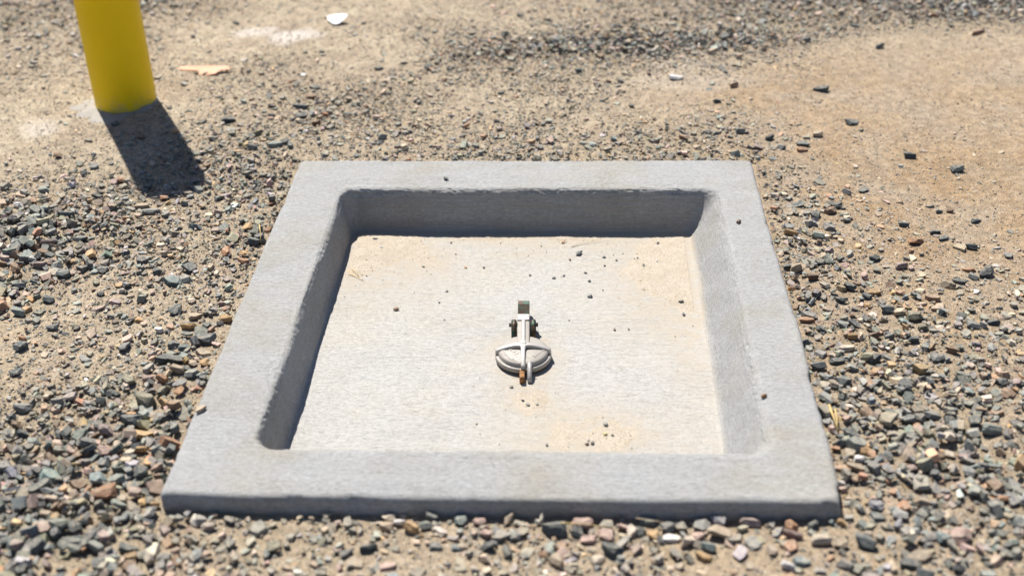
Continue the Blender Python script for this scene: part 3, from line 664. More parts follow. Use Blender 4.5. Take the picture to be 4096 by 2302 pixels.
def bake(name, protos, pos, size, aspect, flat, col, tilt, mat, rng, chips=None, small=0.0):
    n = len(pos)
    a = rng.uniform(0, 2 * math.pi, n); tx = rng.normal(0, 1, n) * tilt; ty = rng.normal(0, 1, n) * tilt
    ca, sa, cx, sxn, cy, syn = np.cos(a), np.sin(a), np.cos(tx), np.sin(tx), np.cos(ty), np.sin(ty)
    one, zero = np.ones(n), np.zeros(n)
    Rz = np.stack([ca, -sa, zero, sa, ca, zero, zero, zero, one], -1).reshape(n, 3, 3)
    Rx = np.stack([one, zero, zero, zero, cx, -sxn, zero, sxn, cx], -1).reshape(n, 3, 3)
    Ry = np.stack([cy, zero, syn, zero, one, zero, -syn, zero, cy], -1).reshape(n, 3, 3)
    S = np.stack([size, size * aspect, size * flat], -1)
    M = Rx @ Ry @ Rz * S[:, None, :]
    which = rng.integers(0, len(protos), n)
    if chips:                                              # the smaller ones take simpler shapes
        w = size < small; which[w] = len(protos) + rng.integers(0, len(chips), int(w.sum())); protos = protos + chips
    vs, fs, cs, off = [], [], [], 0
    for k, (pv, pf) in enumerate(protos):
        w = np.where(which == k)[0]
        if not len(w): continue
        v = np.einsum('nij,vj->nvi', M[w], pv) + pos[w][:, None, :]
        vs.append(v.reshape(-1, 3)); cs.append(np.repeat(col[w], len(pv), 0))
        fs.append((pf[None] + (np.arange(len(w)) * len(pv))[:, None, None] + off).reshape(-1, 3)); off += len(w) * len(pv)
    me = mesh_from_np(name, np.concatenate(vs), np.concatenate(fs), False)
    set_attr(me, 'Col', np.concatenate(cs))
    return link(name, me, mat)

NAMES = list(PAL); PALA = np.array([PAL[k] for k in NAMES])
W_DARK = dict(slate=.40, grey=.15, sage=.05, teal=.07, olive=.08, brown=.06, rust=.03, ochre=.03, tan=.06, pink=.03, mauve=.05, lilac=.01, cream=.01, white=.004)
W_PALE = dict(slate=.26, grey=.22, sage=.09, teal=.09, olive=.06, brown=.04, rust=.03, ochre=.03, tan=.10, pink=.06, mauve=.05, lilac=.02, cream=.06, white=.012)
def colours(x, y, rng, darkness):
    n = len(x)
    wd, wp = np.array([W_DARK[k] for k in NAMES]), np.array([W_PALE[k] for k in NAMES])
    wd, wp = np.cumsum(wd / wd.sum()), np.cumsum(wp / wp.sum())
    u = rng.random(n); isd = rng.random(n) < darkness
    k = np.where(isd, np.searchsorted(wd, u), np.searchsorted(wp, u)); k = np.minimum(k, len(NAMES) - 1)
    c = PALA[k] * rng.lognormal(0, 0.22, (n, 1)) * rng.lognormal(0, 0.05, (n, 3))
    dirt = np.array([0.45, 0.375, 0.27]); m = (1 - darkness) * rng.uniform(0.0, 0.6, n) + 0.04
    return c * (1 - m[:, None]) + dirt * m[:, None]

def clear_of(x, y, margin):
    edge = np.maximum(np.abs(x) - SLAB_X, np.abs(y) - SLAB_Y)
    return (edge > margin) & (np.hypot(x - POST[0], y - POST[1]) > POST[2] + margin)

def seen_weight(x, y, fade=0.35):
    """thin the scatter out where only a step to the side would show it"""
    half_l = 0.98 + (y + 0.85) * 0.40; half_r = 1.00 + (y + 0.85) * 0.29
    d = np.maximum.reduce([-x - half_l, x - half_r, -0.95 - y, y - 2.15])
    return np.clip(1 - d / fade, 0.0, 1)

def darkness_at(x, y):
    d = look(T_DENS, x, y)
    pale_front = np.exp(-((np.asarray(x) + 0.0) / 0.55) ** 2) * sstep(-0.62, -0.70, y)
    top = sstep(0.6, 1.2, y) * 0.14
    d = d + 2.5 * np.exp(-((np.asarray(y) - 1.49 - 0.07 * np.asarray(x)) / 0.085) ** 2) * sstep(-0.45, -0.15, x) * sstep(1.05, 0.75, x)
    return np.clip((d - 2) / 6.5 - 0.45 * pale_front - top, 0.08, 0.95)

def scatter(n_try, size_of, cover, seed, fade):
    rng = np.random.default_rng(seed)
    x, y = rng.uniform(-3.0, 2.8, n_try), rng.uniform(-1.3, 3.0, n_try)
    area = 5.8 * 4.3
    d = clump(x, y); s = size_of(x, y, rng)
    want = cover(d) / (0.6 * s ** 2)                      # per square metre
    p = want * area / n_try * seen_weight(x, y, fade)
    ok = (rng.random(n_try) < p) & clear_of(x, y, s * 0.45)
    for st in stones:                                     # keep the big stones uncovered
        ok &= np.hypot(x - st[4], y - st[5]) > 0.42 * st[6] + 0.2 * s
    return x[ok], y[ok], s[ok], d[ok], rng

# the largest stones, one object each
def hero_mesh(k, kind):
    rng = np.random.default_rng(900 + k)
    flat = {'flat': 0.35, 'chunky': 0.8, 'rounded': 0.75}[kind]
    bm = rock_bm(rng, 13 if kind != 'rounded' else 22, flat, 0.58, 0.97)
    bmesh.ops.bevel(bm, geom=bm.edges[:], offset=0.045 if kind != 'rounded' else 0.09, segments=1, affect='EDGES', clamp_overlap=True)
    bmesh.ops.triangulate(bm, faces=bm.faces)
    normalise(bm)
    big = [e for e in bm.edges if e.calc_length() > 0.28]
    bmesh.ops.subdivide_edges(bm, edges=big, cuts=1)
    bmesh.ops.triangulate(bm, faces=bm.faces)
    for v in bm.verts: v.co += v.normal * float(rng.normal(0, 0.011))
    return bm_mesh('stone', bm, False)
HEROES = {kd: [hero_mesh(k + 40 * j, kd) for k in range(nk)] for j, (kd, nk) in enumerate((('flat', 14), ('chunky', 14), ('rounded', 6)))}
for L in HEROES.values():
    for m in L: m.materials.append(M_stone)

def put_stone(name, x, y, z, size, ratio, cname, kind, rng, rz=None, tilt=0.16, sink=0.22):
    o = bpy.data.objects.new(name, HEROES[kind][int(rng.integers(len(HEROES[kind])))])
    COL.objects.link(o)
    hz = size * {'flat': rng.uniform(0.2, 0.32), 'chunky': rng.uniform(0.42, 0.6), 'rounded': rng.uniform(0.5, 0.65)}[kind]
    o.scale = (size, size * ratio, hz)
    o.rotation_euler = (rng.normal(0, tilt), rng.normal(0, tilt), rng.normal(0, 0.35) if rz is None else rz)
    o.location = (x, y, z + hz * (0.5 - sink))
    c = np.array(PAL[cname]) * rng.lognormal(0, 0.13)
    o.color = (*[float(v) for v in c], 1)
    return o, hz

CAMLOC = np.array([0.13447, -2.36981, 1.48785])
stones = []          # object, colour, kind, size seen, x, y
hr = np.random.default_rng(77)
done = []
for row in HERO.replace('\n', '').split(';'):
    hx, hy, sz, ra, cn = row.split(','); hx, hy, sz, ra = float(hx), float(hy), float(sz) / 1000, float(ra)
    if any((hx - a) ** 2 + (hy - b) ** 2 < 0.010 ** 2 for a, b in done): continue
    done.append((hx, hy))
    kind = 'flat' if ra < 0.56 else ('rounded' if (ra > 0.66 and hr.random() < 0.22) or cn in ('olive', 'white') and ra > 0.5 else 'chunky')
    depth = {'flat': 0.30, 'chunky': 0.58, 'rounded': 0.58}[kind]
    ry = min(1.15, max(0.42, (ra - depth * 0.82) / 0.56 + 0.12))         # the seen height is part depth, part height
    e = max(abs(hx) - SLAB_X, abs(hy) - SLAB_Y); need = 0.5 * sz * (ry if abs(hy) > SLAB_Y else 1.0) + 0.002
    if e < need:
        if abs(hx) - SLAB_X > abs(hy) - SLAB_Y: hx = math.copysign(SLAB_X + need, hx)
        else: hy = math.copysign(SLAB_Y + need, hy)
    gz = float(ground_z(hx, hy)) + 0.004 * float(np.clip((look(T_DENS, hx, hy) - 3) / 6, 0, 1))
    o, hz = put_stone('stone', hx, hy, gz, sz, ry, cn, kind, hr, sink=0.16)
    stones.append([o, cn, kind, sz / np.linalg.norm(CAMLOC - (hx, hy, gz)), hx, hy, sz])
# further big ones among them, up to the limit
tries = 0
keys = list(W_DARK); wts = np.array([W_DARK[k] for k in keys]); wts = wts / wts.sum()
while len(stones) < 292 and tries < 6000:
    tries += 1
    hx, hy = hr.uniform(-1.7, 1.5), hr.uniform(-0.88, 1.5)
    if hr.random() > (float(clump(hx, hy)) / 9) ** 2 or float(seen_weight(np.array(hx), np.array(hy))) < 1: continue
    sz = float(hr.uniform(0.021, 0.033)) * (0.8 if hy > 0.7 else 1)
    if not bool(clear_of(np.array(hx), np.array(hy), sz * 0.55)): continue
    if any((hx - a) ** 2 + (hy - b) ** 2 < 0.030 ** 2 for a, b in done): continue
    done.append((hx, hy))
    cn = keys[int(hr.choice(len(keys), p=wts))]; kind = 'flat' if hr.random() < 0.5 else 'chunky'
    gz = float(ground_z(hx, hy)) + 0.003
    o, hz = put_stone('stone', hx, hy, gz, sz, float(hr.uniform(0.6, 0.95)), cn, kind, hr, rz=float(hr.uniform(0, 6.28)), sink=0.18)
    stones.append([o, cn, kind, sz / np.linalg.norm(CAMLOC - (hx, hy, gz)), hx, hy, sz])

WORD = {'slate': 'dark slate', 'grey': 'mid grey', 'sage': 'pale grey-green', 'teal': 'blue-green', 'olive': 'olive', 'brown': 'dark brown', 'rust': 'rust-red',
        'ochre': 'yellow-orange', 'tan': 'tan', 'pink': 'pinkish', 'mauve': 'mauve', 'lilac': 'pale lilac', 'cream': 'cream', 'white': 'white'}
SHAPE = {'flat': 'flat', 'chunky': 'angular', 'rounded': 'rounded'}
def zone(x, y):
    if y < -SLAB_Y:
        for lim, t in ((-0.62, "before the slab's left front corner"), (-0.2, "before the front edge's left third"), (0.08, "before the front edge's middle"),
                       (0.27, "just right of the front edge's middle"), (0.62, "before the front edge's right end"), (9, "out from the slab's right front corner")):
            if x < lim: return t
    if x < -SLAB_X and y < SLAB_Y:
        close = x > -0.79 - 0.0 * y
        a = 'beside' if close else 'out from'
        if y < -0.44: return a + " the slab's left edge, near end"
        if y < -0.22: return a + " the slab's left edge, near half"
        if y < 0.02: return a + " the slab's left edge, middle"
        if y < 0.26: return a + " the slab's left edge, far half"
        return ("beside the slab's left back corner" if x > -0.8 else "near the tip of the yellow post's shadow") if x > -1.05 else "left of the yellow post's shadow"
    if x > SLAB_X and y < SLAB_Y:
        a = 'beside' if x < 0.80 else 'out from'
        if y < -0.42: return a + " the slab's right edge, near end"
        if y < -0.16: return a + " the slab's right edge, near half"
        if y < 0.06: return a + " the slab's right edge, middle"
        if y < 0.30: return a + " the slab's right edge, far half"
        return a + " the slab's right back corner"
    if x < -0.75: return "around the foot of the yellow post" if y < 1.35 else "beyond the yellow post"
    if x < 0.25: return "behind the slab's back edge" if y < 1.0 else "on gritty ground far behind the slab"
    if x < 0.72: return "just behind the slab's right back corner" if y < 1.0 else "on the pale sand behind the slab"
    return "on the open sand beyond the right back corner" if y < 1.25 else "on the far sand at upper right"
ORD = ['largest', 'second largest', 'third largest', 'fourth largest', 'fifth largest', 'sixth largest', 'seventh largest', 'eighth largest', 'ninth largest', 'tenth largest']
buckets = {}
for st in stones: buckets.setdefault((WORD[st[1]], SHAPE[st[2]], zone(st[4], st[5])), []).append(st)
for (w, sh, zn), L in buckets.items():
    L.sort(key=lambda st: -st[3])
    for k, st in enumerate(L):
        tag(st[0], f"{ORD[min(k, 9)]} {sh} {w} stone {zn}", 'stone', 'stones lying around the concrete slab')

# middling stones
def mid_size(x, y, rng): return np.clip(0.00235 * look(T_SIZE, x, y) * (1 + 0.35 * sstep(6, 9.5, clump(x, y))) * rng.lognormal(0, 0.40, len(x)), 0.0065, 0.031)
x, y, s, d, rng = scatter(375000, mid_size, lambda d: 1.40 * (np.clip(d, 0, 10) / 9) ** 2.3, 71, 0.9)
fl = 0.22 + 0.45 * rng.random(len(x)) ** 1.4; layer = rng.random(len(x)) ** 2 * 0.017 * np.clip((d - 3) / 6, 0, 1)
z = ground_z(x, y) + s * fl * rng.uniform(-0.20, 0.30, len(x)) + layer
col = colours(x, y, rng, darkness_at(x, y))
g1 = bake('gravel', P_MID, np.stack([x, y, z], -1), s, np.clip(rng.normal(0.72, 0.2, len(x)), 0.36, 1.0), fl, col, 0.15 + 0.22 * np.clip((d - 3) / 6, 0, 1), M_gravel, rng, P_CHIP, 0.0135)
tag(g1, 'crushed grey and tan gravel strewn over the dirt around the slab', 'gravel', kind='stuff')
N_MID = len(x)
# grit between them
def grit_size(x, y, rng): return np.clip(0.0042 * rng.lognormal(0, 0.28, len(x)), 0.0027, 0.0075)
x, y, s, d, rng = scatter(690000, grit_size, lambda d: 0.025 + 0.12 * np.clip(d, 0, 7) / 7, 72, 0.4)
fl = rng.uniform(0.4, 0.8, len(x))
col = colours(x, y, rng, darkness_at(x, y) * 0.85)
g2 = bake('grit', P_SMALL, np.stack([x, y, ground_z(x, y) + s * fl * 0.25], -1), s, rng.uniform(0.55, 1.0, len(x)), fl, col, 0.35 + 0 * s, M_gravel, rng)
tag(g2, 'fine stony grit lying between the gravel', 'grit', kind='stuff')
N_GRIT = len(x)
# coarse grains on the pan floor
rng = np.random.default_rng(73)
x, y = rng.uniform(-0.42, 0.415, 60000), rng.uniform(-0.485, 0.46, 60000)
ok = rng.random(60000) < 0.05 * np.clip(pan_sand(x, y), 0.02, 1) * (0.5 + 0.5 * (y > 0.1)); x, y = x[ok], y[ok]
s = np.clip(0.0017 * rng.lognormal(0, 0.45, len(x)), 0.0009, 0.0048); fl = rng.uniform(0.5, 0.9, len(x))
col = colours(x, y, rng, np.full(len(x), 0.06))
g3 = bake('sand_grains', P_SMALL, np.stack([x, y, floor_z(x, y) + 0.0016 * np.clip(pan_sand(x, y), 0, 1) + s * fl * 0.3], -1), s, rng.uniform(0.6, 1, len(x)), fl, col, 0.3 + 0 * s, M_gravel, rng)
tag(g3, 'coarse sand grains scattered over the floor of the pan', 'sand grains', kind='stuff')

# pebbles in the pan and on the rim
pebs = []
rows = [r.split(',') for r in PEB.replace('\n', '').split(';')]
for px, py, sz, cn in rows:
    px, py, sz = float(px), float(py), max(0.0045, float(sz) / 1000 * 0.95)
    o, hz = put_stone('pebble', px, py, float(floor_z(px, py)) + 0.0016 * float(np.clip(pan_sand(px, py) - 0.42, 0, 1)), sz, hr.uniform(0.6, 0.95), cn, 'chunky' if hr.random() < 0.7 else 'rounded', hr, rz=hr.uniform(0, 6.28), sink=0.06)
    o.color = (*[min(0.6, 1.45 * v + 0.03) for v in o.color[:3]], 1)
    pebs.append([o, cn, sz, px, py])
def pzone(x, y):
    if y < -0.3: return "on the sandy front part of the pan floor"
    if y < -0.12: return "just in front of the metal cap"
    if y < 0.16: return "on the pan floor left of the cap" if x < 0 else ("on the pan floor right of the cap" if x < 0.33 else "by the foot of the pan's right wall")
    if x < -0.2: return "in the sand of the left back pan corner"
    if x < 0.03: return "on the floor near the left half of the back wall"
    if x < 0.23: return "on the floor behind the cap, right of its tongue"
    return "in the sand of the right back pan corner"
bk = {}
for p in pebs: bk.setdefault((WORD[p[1]], pzone(p[3], p[4])), []).append(p)
for (w, zn), L in bk.items():
    L.sort(key=lambda p: -p[2])
    for k, p in enumerate(L): tag(p[0], f"{ORD[min(k, 9)]} {w} pebble {zn}", 'pebble', 'pebbles in the concrete pan')
for px, py, sz, cn, ra, lab in ((-0.200, 0.559, 0.014, 'slate', 0.7, 'small dark pebble on the back rim of the slab'),
                                (0.533, 0.330, 0.013, 'brown', 0.8, 'dark brown pebble on the right rim near the back corner'),
                                (0.507, -0.373, 0.012, 'rust', 0.7, 'rust-red pebble on the right rim towards the front'),
                                (-0.595, -0.435, 0.026, 'tan', 0.5, 'flat tan stone chip on the left rim at its outer edge')):
    o, hz = put_stone('pebble', px, py, 0.0005, sz, ra, cn, 'chunky' if sz < 0.02 else 'flat', hr, rz=0.9 if sz > 0.02 else hr.uniform(0, 6), sink=0.02)
    tag(o, lab, 'pebble', 'pebbles on the slab rim')

# ------------------------------------------------------------------ yellow post
def lathe(prof, n=64, close_top=False, close_bottom=False):
    bm = bmesh.new(); loops = []
    for r, z in prof:
        loops.append([bm.verts.new((r * math.cos(2 * math.pi * k / n), r * math.sin(2 * math.pi * k / n), z)) for k in range(n)])
    for a, b in zip(loops, loops[1:]):
        for k in range(n): bm.faces.new((a[k], a[(k + 1) % n], b[(k + 1) % n], b[k]))
    if close_top: bm.faces.new(loops[-1])
    if close_bottom: bm.faces.new(list(reversed(loops[0])))
    return bm

POST_H = 1.05
pz0 = float(ground_z(POST[0], POST[1]))
post = empty('bollard', (POST[0], POST[1], pz0))
tag(post, 'smooth yellow plastic-sleeved post standing in the gravel', 'bollard')
R0 = POST[2]
prof = [(R0, -0.10), (R0, 0.0), (R0, 0.3), (R0, POST_H - 0.05)]
prof += [(R0 * math.cos(a), POST_H - 0.05 + 0.05 * math.sin(a)) for a in np.linspace(0.15, 1.5, 9)]
link('sleeve', bm_mesh('sleeve', lathe(prof, 96, close_top=True), True), M_yellow, post)
fr = np.random.default_rng(5)
bm = bmesh.new(); N = 90; loops = []
for k, (rr, zz) in enumerate(((0.085, 0.003), (0.10, 0.004), (0.125, 0.002), (0.15, -0.003), (0.175, -0.015))):
    L = []
    for j in range(N):
        a = 2 * math.pi * j / N
        lob = 0.85 + 0.6 * max(0.0, math.cos(a - math.radians(205))) - 0.6 * max(0.0, math.cos(a - math.radians(10)))
        r = R0 * 0.9 + (rr - 0.08) * lob * (1 + 0.35 * float(fbm(np.array(3 * math.cos(a)), np.array(3 * math.sin(a)), 61, 3))) if k else R0 * 0.94
        wx, wy = r * math.cos(a), r * math.sin(a)
        gz = float(ground_z(POST[0] + wx, POST[1] + wy)) - pz0
        L.append(bm.verts.new((wx, wy, gz + zz + 0.007 * float(fbm(np.array(wx * 30), np.array(wy * 40), 62, 3)))))
    loops.append(L)
for a, b in zip(loops, loops[1:]):
    for k in range(N): bm.faces.new((a[k], a[(k + 1) % N], b[(k + 1) % N], b[k]))
link('footing', bm_mesh('footing', bm, True), M_footing, post)

# ------------------------------------------------------------------ cast metal fill cap in the middle of the pan
CAP = (0.024, -0.098, float(floor_z(0.024, -0.098)) - 0.0005)
cap = empty('fill_cap', CAP, math.radians(1.7))
tag(cap, 'round cast metal fill cap with cross ribs and ribbed bronze tongue', 'fill cap')

def box_bm(x0, x1, y0, y1, z0, z1, bev=0.0015, seg=2, bm=None):
    b = bmesh.new()
    bmesh.ops.create_cube(b, size=1.0)
    for v in b.verts: v.co = Vector(((x0 + x1) / 2 + v.co.x * (x1 - x0), (y0 + y1) / 2 + v.co.y * (y1 - y0), (z0 + z1) / 2 + v.co.z * (z1 - z0)))
    if bev: bmesh.ops.bevel(b, geom=b.edges[:], offset=bev, segments=seg, affect='EDGES', profile=0.6)
    if bm is not None:
        me = bpy.data.meshes.new('tmp'); b.to_mesh(me); b.free(); bm.from_mesh(me); bpy.data.meshes.remove(me); return bm
    return b

def sweep_bm(path, w, h, axis, bev=0.0018, flare=None):
    """bar of width w whose top follows path [(t, ztop)] along axis 'x' or 'y'; h = depth below the top (or a list)"""
    bm = bmesh.new(); sec = []
    for k, (t, zt) in enumerate(path):
        ww = w * (flare[k] if flare else 1.0); hh = h[k] if isinstance(h, (list, tuple)) else h
        pr = [(-ww / 2, zt - hh), (-ww / 2, zt - bev), (-ww / 2 + bev * 0.35, zt - bev * 0.3), (-ww / 2 + bev, zt), (ww / 2 - bev, zt), (ww / 2 - bev * 0.35, zt - bev * 0.3), (ww / 2, zt - bev), (ww / 2, zt - hh)]
        sec.append([bm.verts.new((t, s, z) if axis == 'x' else (s, t, z)) for s, z in pr])
    for a, b in zip(sec, sec[1:]):
        for k in range(8): bm.faces.new((a[k], a[(k + 1) % 8], b[(k + 1) % 8], b[k]))
    bm.faces.new(sec[0]); bm.faces.new(list(reversed(sec[-1])))
    return bm

link('adapter_ring', bm_mesh('adapter_ring', lathe([(0.0585, -0.004), (0.0585, 0.0045), (0.057, 0.0065), (0.050, 0.0066)], 72), True), M_bronze, cap)
lid_prof = [(0.052, 0.0062), (0.0605, 0.0062), (0.0618, 0.0074), (0.0618, 0.0150), (0.0610, 0.0166), (0.0590, 0.0172), (0.0562, 0.0170), (0.0553, 0.0178),
            (0.0550, 0.0230), (0.0540, 0.0256), (0.0515, 0.0274), (0.046, 0.0292), (0.038, 0.0309), (0.028, 0.0324), (0.016, 0.0334), (0.006, 0.0337)]
lid = link('lid', bm_mesh('lid', lathe(lid_prof, 96, close_top=True), True), M_alu_dull, cap)
def dome_z(r): return float(np.interp(r, [p[0] for p in lid_prof[:9:-1]] , [p[1] for p in lid_prof[:9:-1]]))
ts = np.linspace(-1, 1, 25)
path = [(t * 0.0612, 0.0435 - 0.0165 * abs(t) ** 1.9) for t in ts]
fl_ = [1.0 + 0.55 * math.exp(-(t / 0.16) ** 2) for t in ts]
link('cross_rib', bm_mesh('cross_rib', sweep_bm(path, 0.0125, [0.009 + 0.012 * abs(t) ** 4 for t in ts], 'x', 0.0028, fl_), True), M_alu, cap)
tf = np.linspace(0, 1, 20)
path = [(-0.002 - t * 0.0605, 0.0437 - 0.0185 * t ** 2.0) for t in tf]
link('front_rib', bm_mesh('front_rib', sweep_bm(path, 0.0098, [0.009 + 0.014 * t ** 5 for t in tf], 'y', 0.0024, [1.0 + 0.7 * math.exp(-(t / 0.14) ** 2) for t in tf]), True), M_alu, cap)
# arm running back over the hinge, with a raised spine
tb = np.linspace(0, 1, 16)
path = [(0.0 + t * 0.128, 0.0385 - 0.006 * t) for t in tb]
arm = link('arm', bm_mesh('arm', sweep_bm(path, 0.0275, 0.0085, 'y', 0.0022), True), M_alu_dull, cap)
path = [(0.0 + t * 0.108, 0.0440 - 0.0065 * t) for t in tb]
link('spine', bm_mesh('spine', sweep_bm(path, 0.0090, 0.006, 'y', 0.0022, [1.0 + 0.9 * math.exp(-(t / 0.1) ** 2) for t in tb]), True), M_alu, arm)
link('arm_plate', bm_mesh('arm_plate', box_bm(-0.0138, 0.0138, 0.104, 0.1285, 0.0262, 0.0372, 0.002), True), M_alu, arm)
# bronze tongue with grooves across it
bm = box_bm(-0.0132, 0.0132, 0.1284, 0.190, 0.014, 0.0250, 0.0012)
for k in range(10):
    y0 = 0.1305 + k * 0.0046
    box_bm(-0.0133, 0.0133, y0, y0 + 0.0026, 0.0235, 0.0325, 0.0006, 1, bm)
box_bm(-0.0134, 0.0134, 0.1765, 0.1905, 0.0160, 0.0330, 0.0018, 2, bm)
link('tongue', bm_mesh('tongue', bm, False), M_bronze, cap)
# hinge ears either side of the arm
for sx_ in (-1, 1):
    bm = bmesh.new()
    pr = [(0.075, -0.002), (0.118, -0.002), (0.124, 0.012), (0.121, 0.026), (0.111, 0.0335), (0.099, 0.0345), (0.089, 0.029), (0.082, 0.016)]
    x0, x1 = (0.0158, 0.0282) if sx_ > 0 else (-0.0278, -0.0154)
    A = [bm.verts.new((x0, a, b)) for a, b in pr]; B = [bm.verts.new((x1, a, b)) for a, b in pr]
    for k in range(8): bm.faces.new((A[k], A[(k + 1) % 8], B[(k + 1) % 8], B[k]))
    bm.faces.new(A); bm.faces.new(list(reversed(B)))
    bmesh.ops.bevel(bm, geom=bm.edges[:], offset=0.0022, segments=2, affect='EDGES')
    link('hinge_ear', bm_mesh('hinge_ear', bm, True), M_bronze, cap)
bm = lathe([(0.0045, -0.033), (0.0045, 0.033)], 20, True, True)
bmesh.ops.rotate(bm, verts=bm.verts, cent=(0, 0, 0), matrix=Matrix.Rotation(math.pi / 2, 3, 'Y'))
bmesh.ops.translate(bm, verts=bm.verts, vec=(0, 0.104, 0.0225))
link('hinge_pin', bm_mesh('hinge_pin', bm, True), M_bronze, cap)
# padlock lugs at the front: one silver on the lid, one rusty on the adapter
pr = [(-0.046, 0.0300), (-0.058, 0.0285), (-0.070, 0.0235), (-0.080, 0.0165), (-0.0885, 0.0080), (-0.0885, 0.0010), (-0.080, 0.0010), (-0.070, 0.0060), (-0.058, 0.0120), (-0.046, 0.0150)]
bm = bmesh.new()
A = [bm.verts.new((0.0092, a, b)) for a, b in pr]; B = [bm.verts.new((0.0190, a, b)) for a, b in pr]
for k in range(len(pr)): bm.faces.new((A[k], A[(k + 1) % len(pr)], B[(k + 1) % len(pr)], B[k]))
bm.faces.new(A); bm.faces.new(list(reversed(B)))
bmesh.ops.bevel(bm, geom=bm.edges[:], offset=0.0012, segments=2, affect='EDGES')
o = link('lug', bm_mesh('lug', bm, True), M_alu, cap); o['label'] = 'silver padlock lug at the front of the lid'
bm = box_bm(-0.0078, 0.0032, -0.0900, -0.0575, -0.001, 0.0165, 0.0022, 2)
o = link('lug', bm_mesh('lug', bm, True), M_rust, cap); o['label'] = 'rusty brown padlock lug below the lid'

# raised lettering cast into the front two quarters
def letter_mesh(ch, size):
    cu = bpy.data.curves.new('glyph', 'FONT'); cu.body = ch; cu.size = size; cu.align_x = 'CENTER'; cu.extrude = 0.0009; cu.resolution_u = 2; cu.offset = size * 0.012
    ob = bpy.data.objects.new('glyph', cu); COL.objects.link(ob)
    dg = bpy.context.evaluated_depsgraph_get(); me = bpy.data.meshes.new_from_object(ob.evaluated_get(dg))
    bpy.data.objects.remove(ob); bpy.data.curves.remove(cu)
    return me
def lettering(items):
    bm = bmesh.new()
    for ch, lx, ly, ang, size in items:
        me = letter_mesh(ch, size)
        r = math.hypot(lx, ly); z = dome_z(r) + 0.0004
        nt = (dome_z(min(r + 0.004, 0.0535)) - dome_z(r - 0.004)) / 0.008            # slope outward
        tilt = Matrix.Rotation(math.atan(-nt), 4, Vector((-ly / r, lx / r, 0)))
        me.transform(Matrix.Translation((lx, ly, z)) @ tilt @ Matrix.Rotation(ang, 4, 'Z'))
        bm.from_mesh(me); bpy.data.meshes.remove(me)
    return bm
items = []
txt = 'EQUIPMENT'
for k, ch in enumerate(txt):
    th = math.radians(190 + 66 * k / (len(txt) - 1)); r = 0.0475
    items.append((ch, r * math.cos(th), r * math.sin(th), th - 1.5 * math.pi, 0.0088))
for k, ch in enumerate('TOPS'):
    u = k / 3; a = math.radians(-46)
    items.append((ch, -0.0365 + 0.0215 * u, -0.0045 - 0.0205 * u, a, 0.0088))
for k, ch in enumerate('264-4'):
    u = k / 4; a = math.radians(48)
    items.append((ch, 0.0270 + 0.0185 * u, -0.0335 + 0.0235 * u, a, 0.0090))
for it in items:
    link('letter', bm_mesh('letter', lettering([it]), False), M_alu, lid)

# ------------------------------------------------------------------ dry grass, a twig and litter
def stalk(name, pts, r, mat, label, cat='straw', group=None, flatten=0.5):
    bm = bmesh.new(); sec = []
    for k, p in enumerate(pts):
        p = Vector(p); a = Vector(pts[max(0, k - 1)]); b = Vector(pts[min(len(pts) - 1, k + 1)])
        d = (b - a).normalized(); s = d.cross(Vector((0, 0, 1))).normalized(); u = s.cross(d)
        rr = r * (1.0 - 0.7 * k / (len(pts) - 1))
        sec.append([bm.verts.new(p + s * rr * math.cos(t) + u * rr * flatten * math.sin(t)) for t in np.linspace(0, 2 * math.pi, 7)[:-1]])
    for a, b in zip(sec, sec[1:]):
        for k in range(6): bm.faces.new((a[k], a[(k + 1) % 6], b[(k + 1) % 6], b[k]))
    bm.faces.new(sec[0]); bm.faces.new(list(reversed(sec[-1])))
    return tag(link(name, bm_mesh(name, bm, True), mat), label, cat, group)
fz = lambda x, y: float(floor_z(x, y))
stalk('straw', [(-0.425, 0.268, fz(-0.42, 0.268) + 0.010), (-0.400, 0.250, fz(-0.4, 0.25) + 0.004), (-0.376, 0.228, fz(-0.376, 0.228) + 0.0015)], 0.0012, M_straw, 'dry straw leaning on the pan floor by the left wall', 'straw')
stalk('straw', [(-0.418, 0.288, fz(-0.41, 0.288) + 0.002), (-0.400, 0.262, fz(-0.40, 0.262) + 0.006), (-0.392, 0.246, fz(-0.39, 0.246) + 0.002)], 0.0009, M_straw, 'shorter bent straw crossing another beside the left pan wall', 'straw')
stalk('twig', [(0.128, 0.404, fz(0.13, 0.404) + 0.002), (0.150, 0.418, fz(0.15, 0.418) + 0.004), (0.178, 0.428, fz(0.18, 0.428) + 0.004), (0.208, 0.436, fz(0.2, 0.436) + 0.007)], 0.0014, M_twig, "thin dry twig at the foot of the pan's back wall", 'twig')
gz = lambda x, y, d=0.0: float(ground_z(x, y)) + d
stalk('straw', [(0.632, -0.385, gz(0.632, -0.385, 0.016)), (0.634, -0.42, gz(0.634, -0.42, 0.018)), (0.640, -0.455, gz(0.64, -0.455, 0.008))], 0.0030, M_straw, "broad yellow straw blade lying beside the slab's right edge", 'straw', flatten=0.3)
stalk('straw', [(0.642, -0.395, gz(0.642, -0.395, 0.015)), (0.640, -0.43, gz(0.64, -0.43, 0.017)), (0.636, -0.458, gz(0.636, -0.458, 0.010))], 0.0018, M_straw, "thin yellow straw lying against the broad blade by the right edge", 'straw', flatten=0.3)
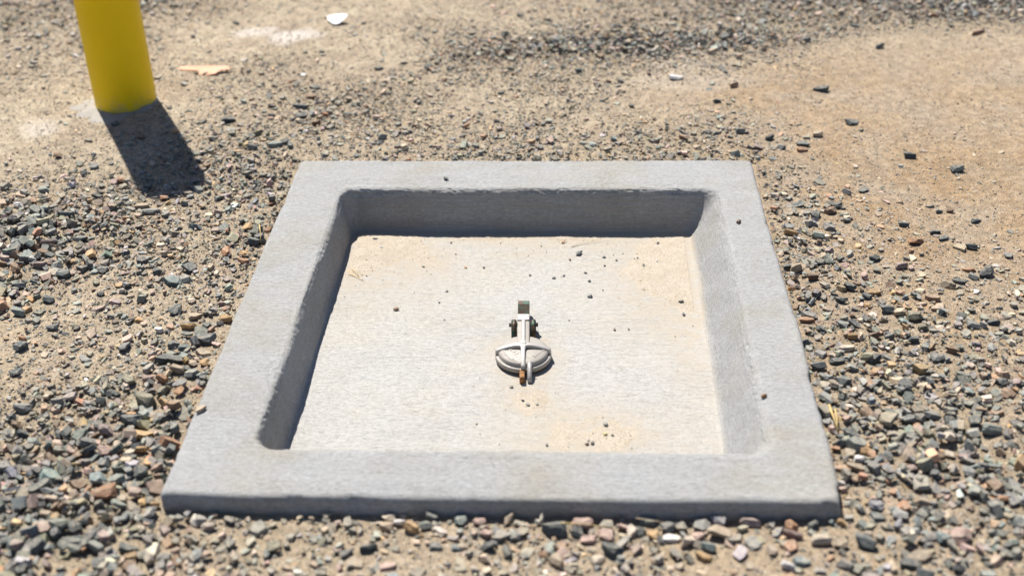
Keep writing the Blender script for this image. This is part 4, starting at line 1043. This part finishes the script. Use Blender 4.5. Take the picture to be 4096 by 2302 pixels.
stalk('straw', [(0.112, -0.716, gz(0.112, -0.716, 0.024)), (0.16, -0.724, gz(0.16, -0.724, 0.030)), (0.212, -0.731, gz(0.212, -0.731, 0.022))], 0.0011, M_straw, 'long pale straw across the stones under the front edge', 'straw')
stalk('straw', [(0.245, -0.702, gz(0.245, -0.702, 0.026)), (0.285, -0.704, gz(0.285, -0.704, 0.022)), (0.330, -0.712, gz(0.33, -0.712, 0.012))], 0.0012, M_twig, 'brownish dry stalk at the right part of the front edge', 'straw')
stalk('straw', [(-0.640, 0.310, gz(-0.64, 0.31, 0.020)), (-0.630, 0.275, gz(-0.63, 0.275, 0.024)), (-0.622, 0.240, gz(-0.622, 0.24, 0.010))], 0.0016, M_straw, "short dry straw between stones beside the slab's left edge", 'straw')

def shard(name, outline, thick, loc, rot, mat, label, cat):
    bm = bmesh.new()
    A = [bm.verts.new((x, y, 0.007 * math.sin(22 * x + 9 * y))) for x, y in outline]; B = [bm.verts.new((x, y, thick + 0.007 * math.sin(22 * x + 9 * y))) for x, y in outline]
    n = len(outline)
    for k in range(n): bm.faces.new((A[k], A[(k + 1) % n], B[(k + 1) % n], B[k]))
    bm.faces.new(list(reversed(A))); bm.faces.new(B)
    o = link(name, bm_mesh(name, bm, False), mat); o.location = loc; o.rotation_euler = rot
    return tag(o, label, cat)
shard('plastic_scrap', [(-0.088, 0.012), (-0.086, -0.008), (-0.05, -0.012), (-0.018, -0.014), (-0.006, -0.036), (0.022, -0.044), (0.05, -0.040), (0.062, -0.018), (0.088, -0.014), (0.082, 0.004), (0.04, 0.006), (0.0, 0.010), (-0.04, 0.012)],
      0.0016, (-1.040, 1.345, gz(-1.04, 1.345, 0.010)), (0.16, 0.0, math.radians(-8)), M_orange, 'faded orange plastic strip lying on the dirt behind the post', 'plastic scrap')
shard('plastic_scrap', [(-0.036, 0.018), (-0.030, -0.004), (-0.010, -0.030), (0.008, -0.034), (0.026, -0.014), (0.038, 0.010), (0.018, 0.020), (-0.01, 0.022)],
      0.0016, (-0.687, 1.772, gz(-0.687, 1.772, 0.014)), (0.22, 0.0, 0.05), M_white, 'white plastic shard on the gravel far behind the slab', 'plastic scrap')
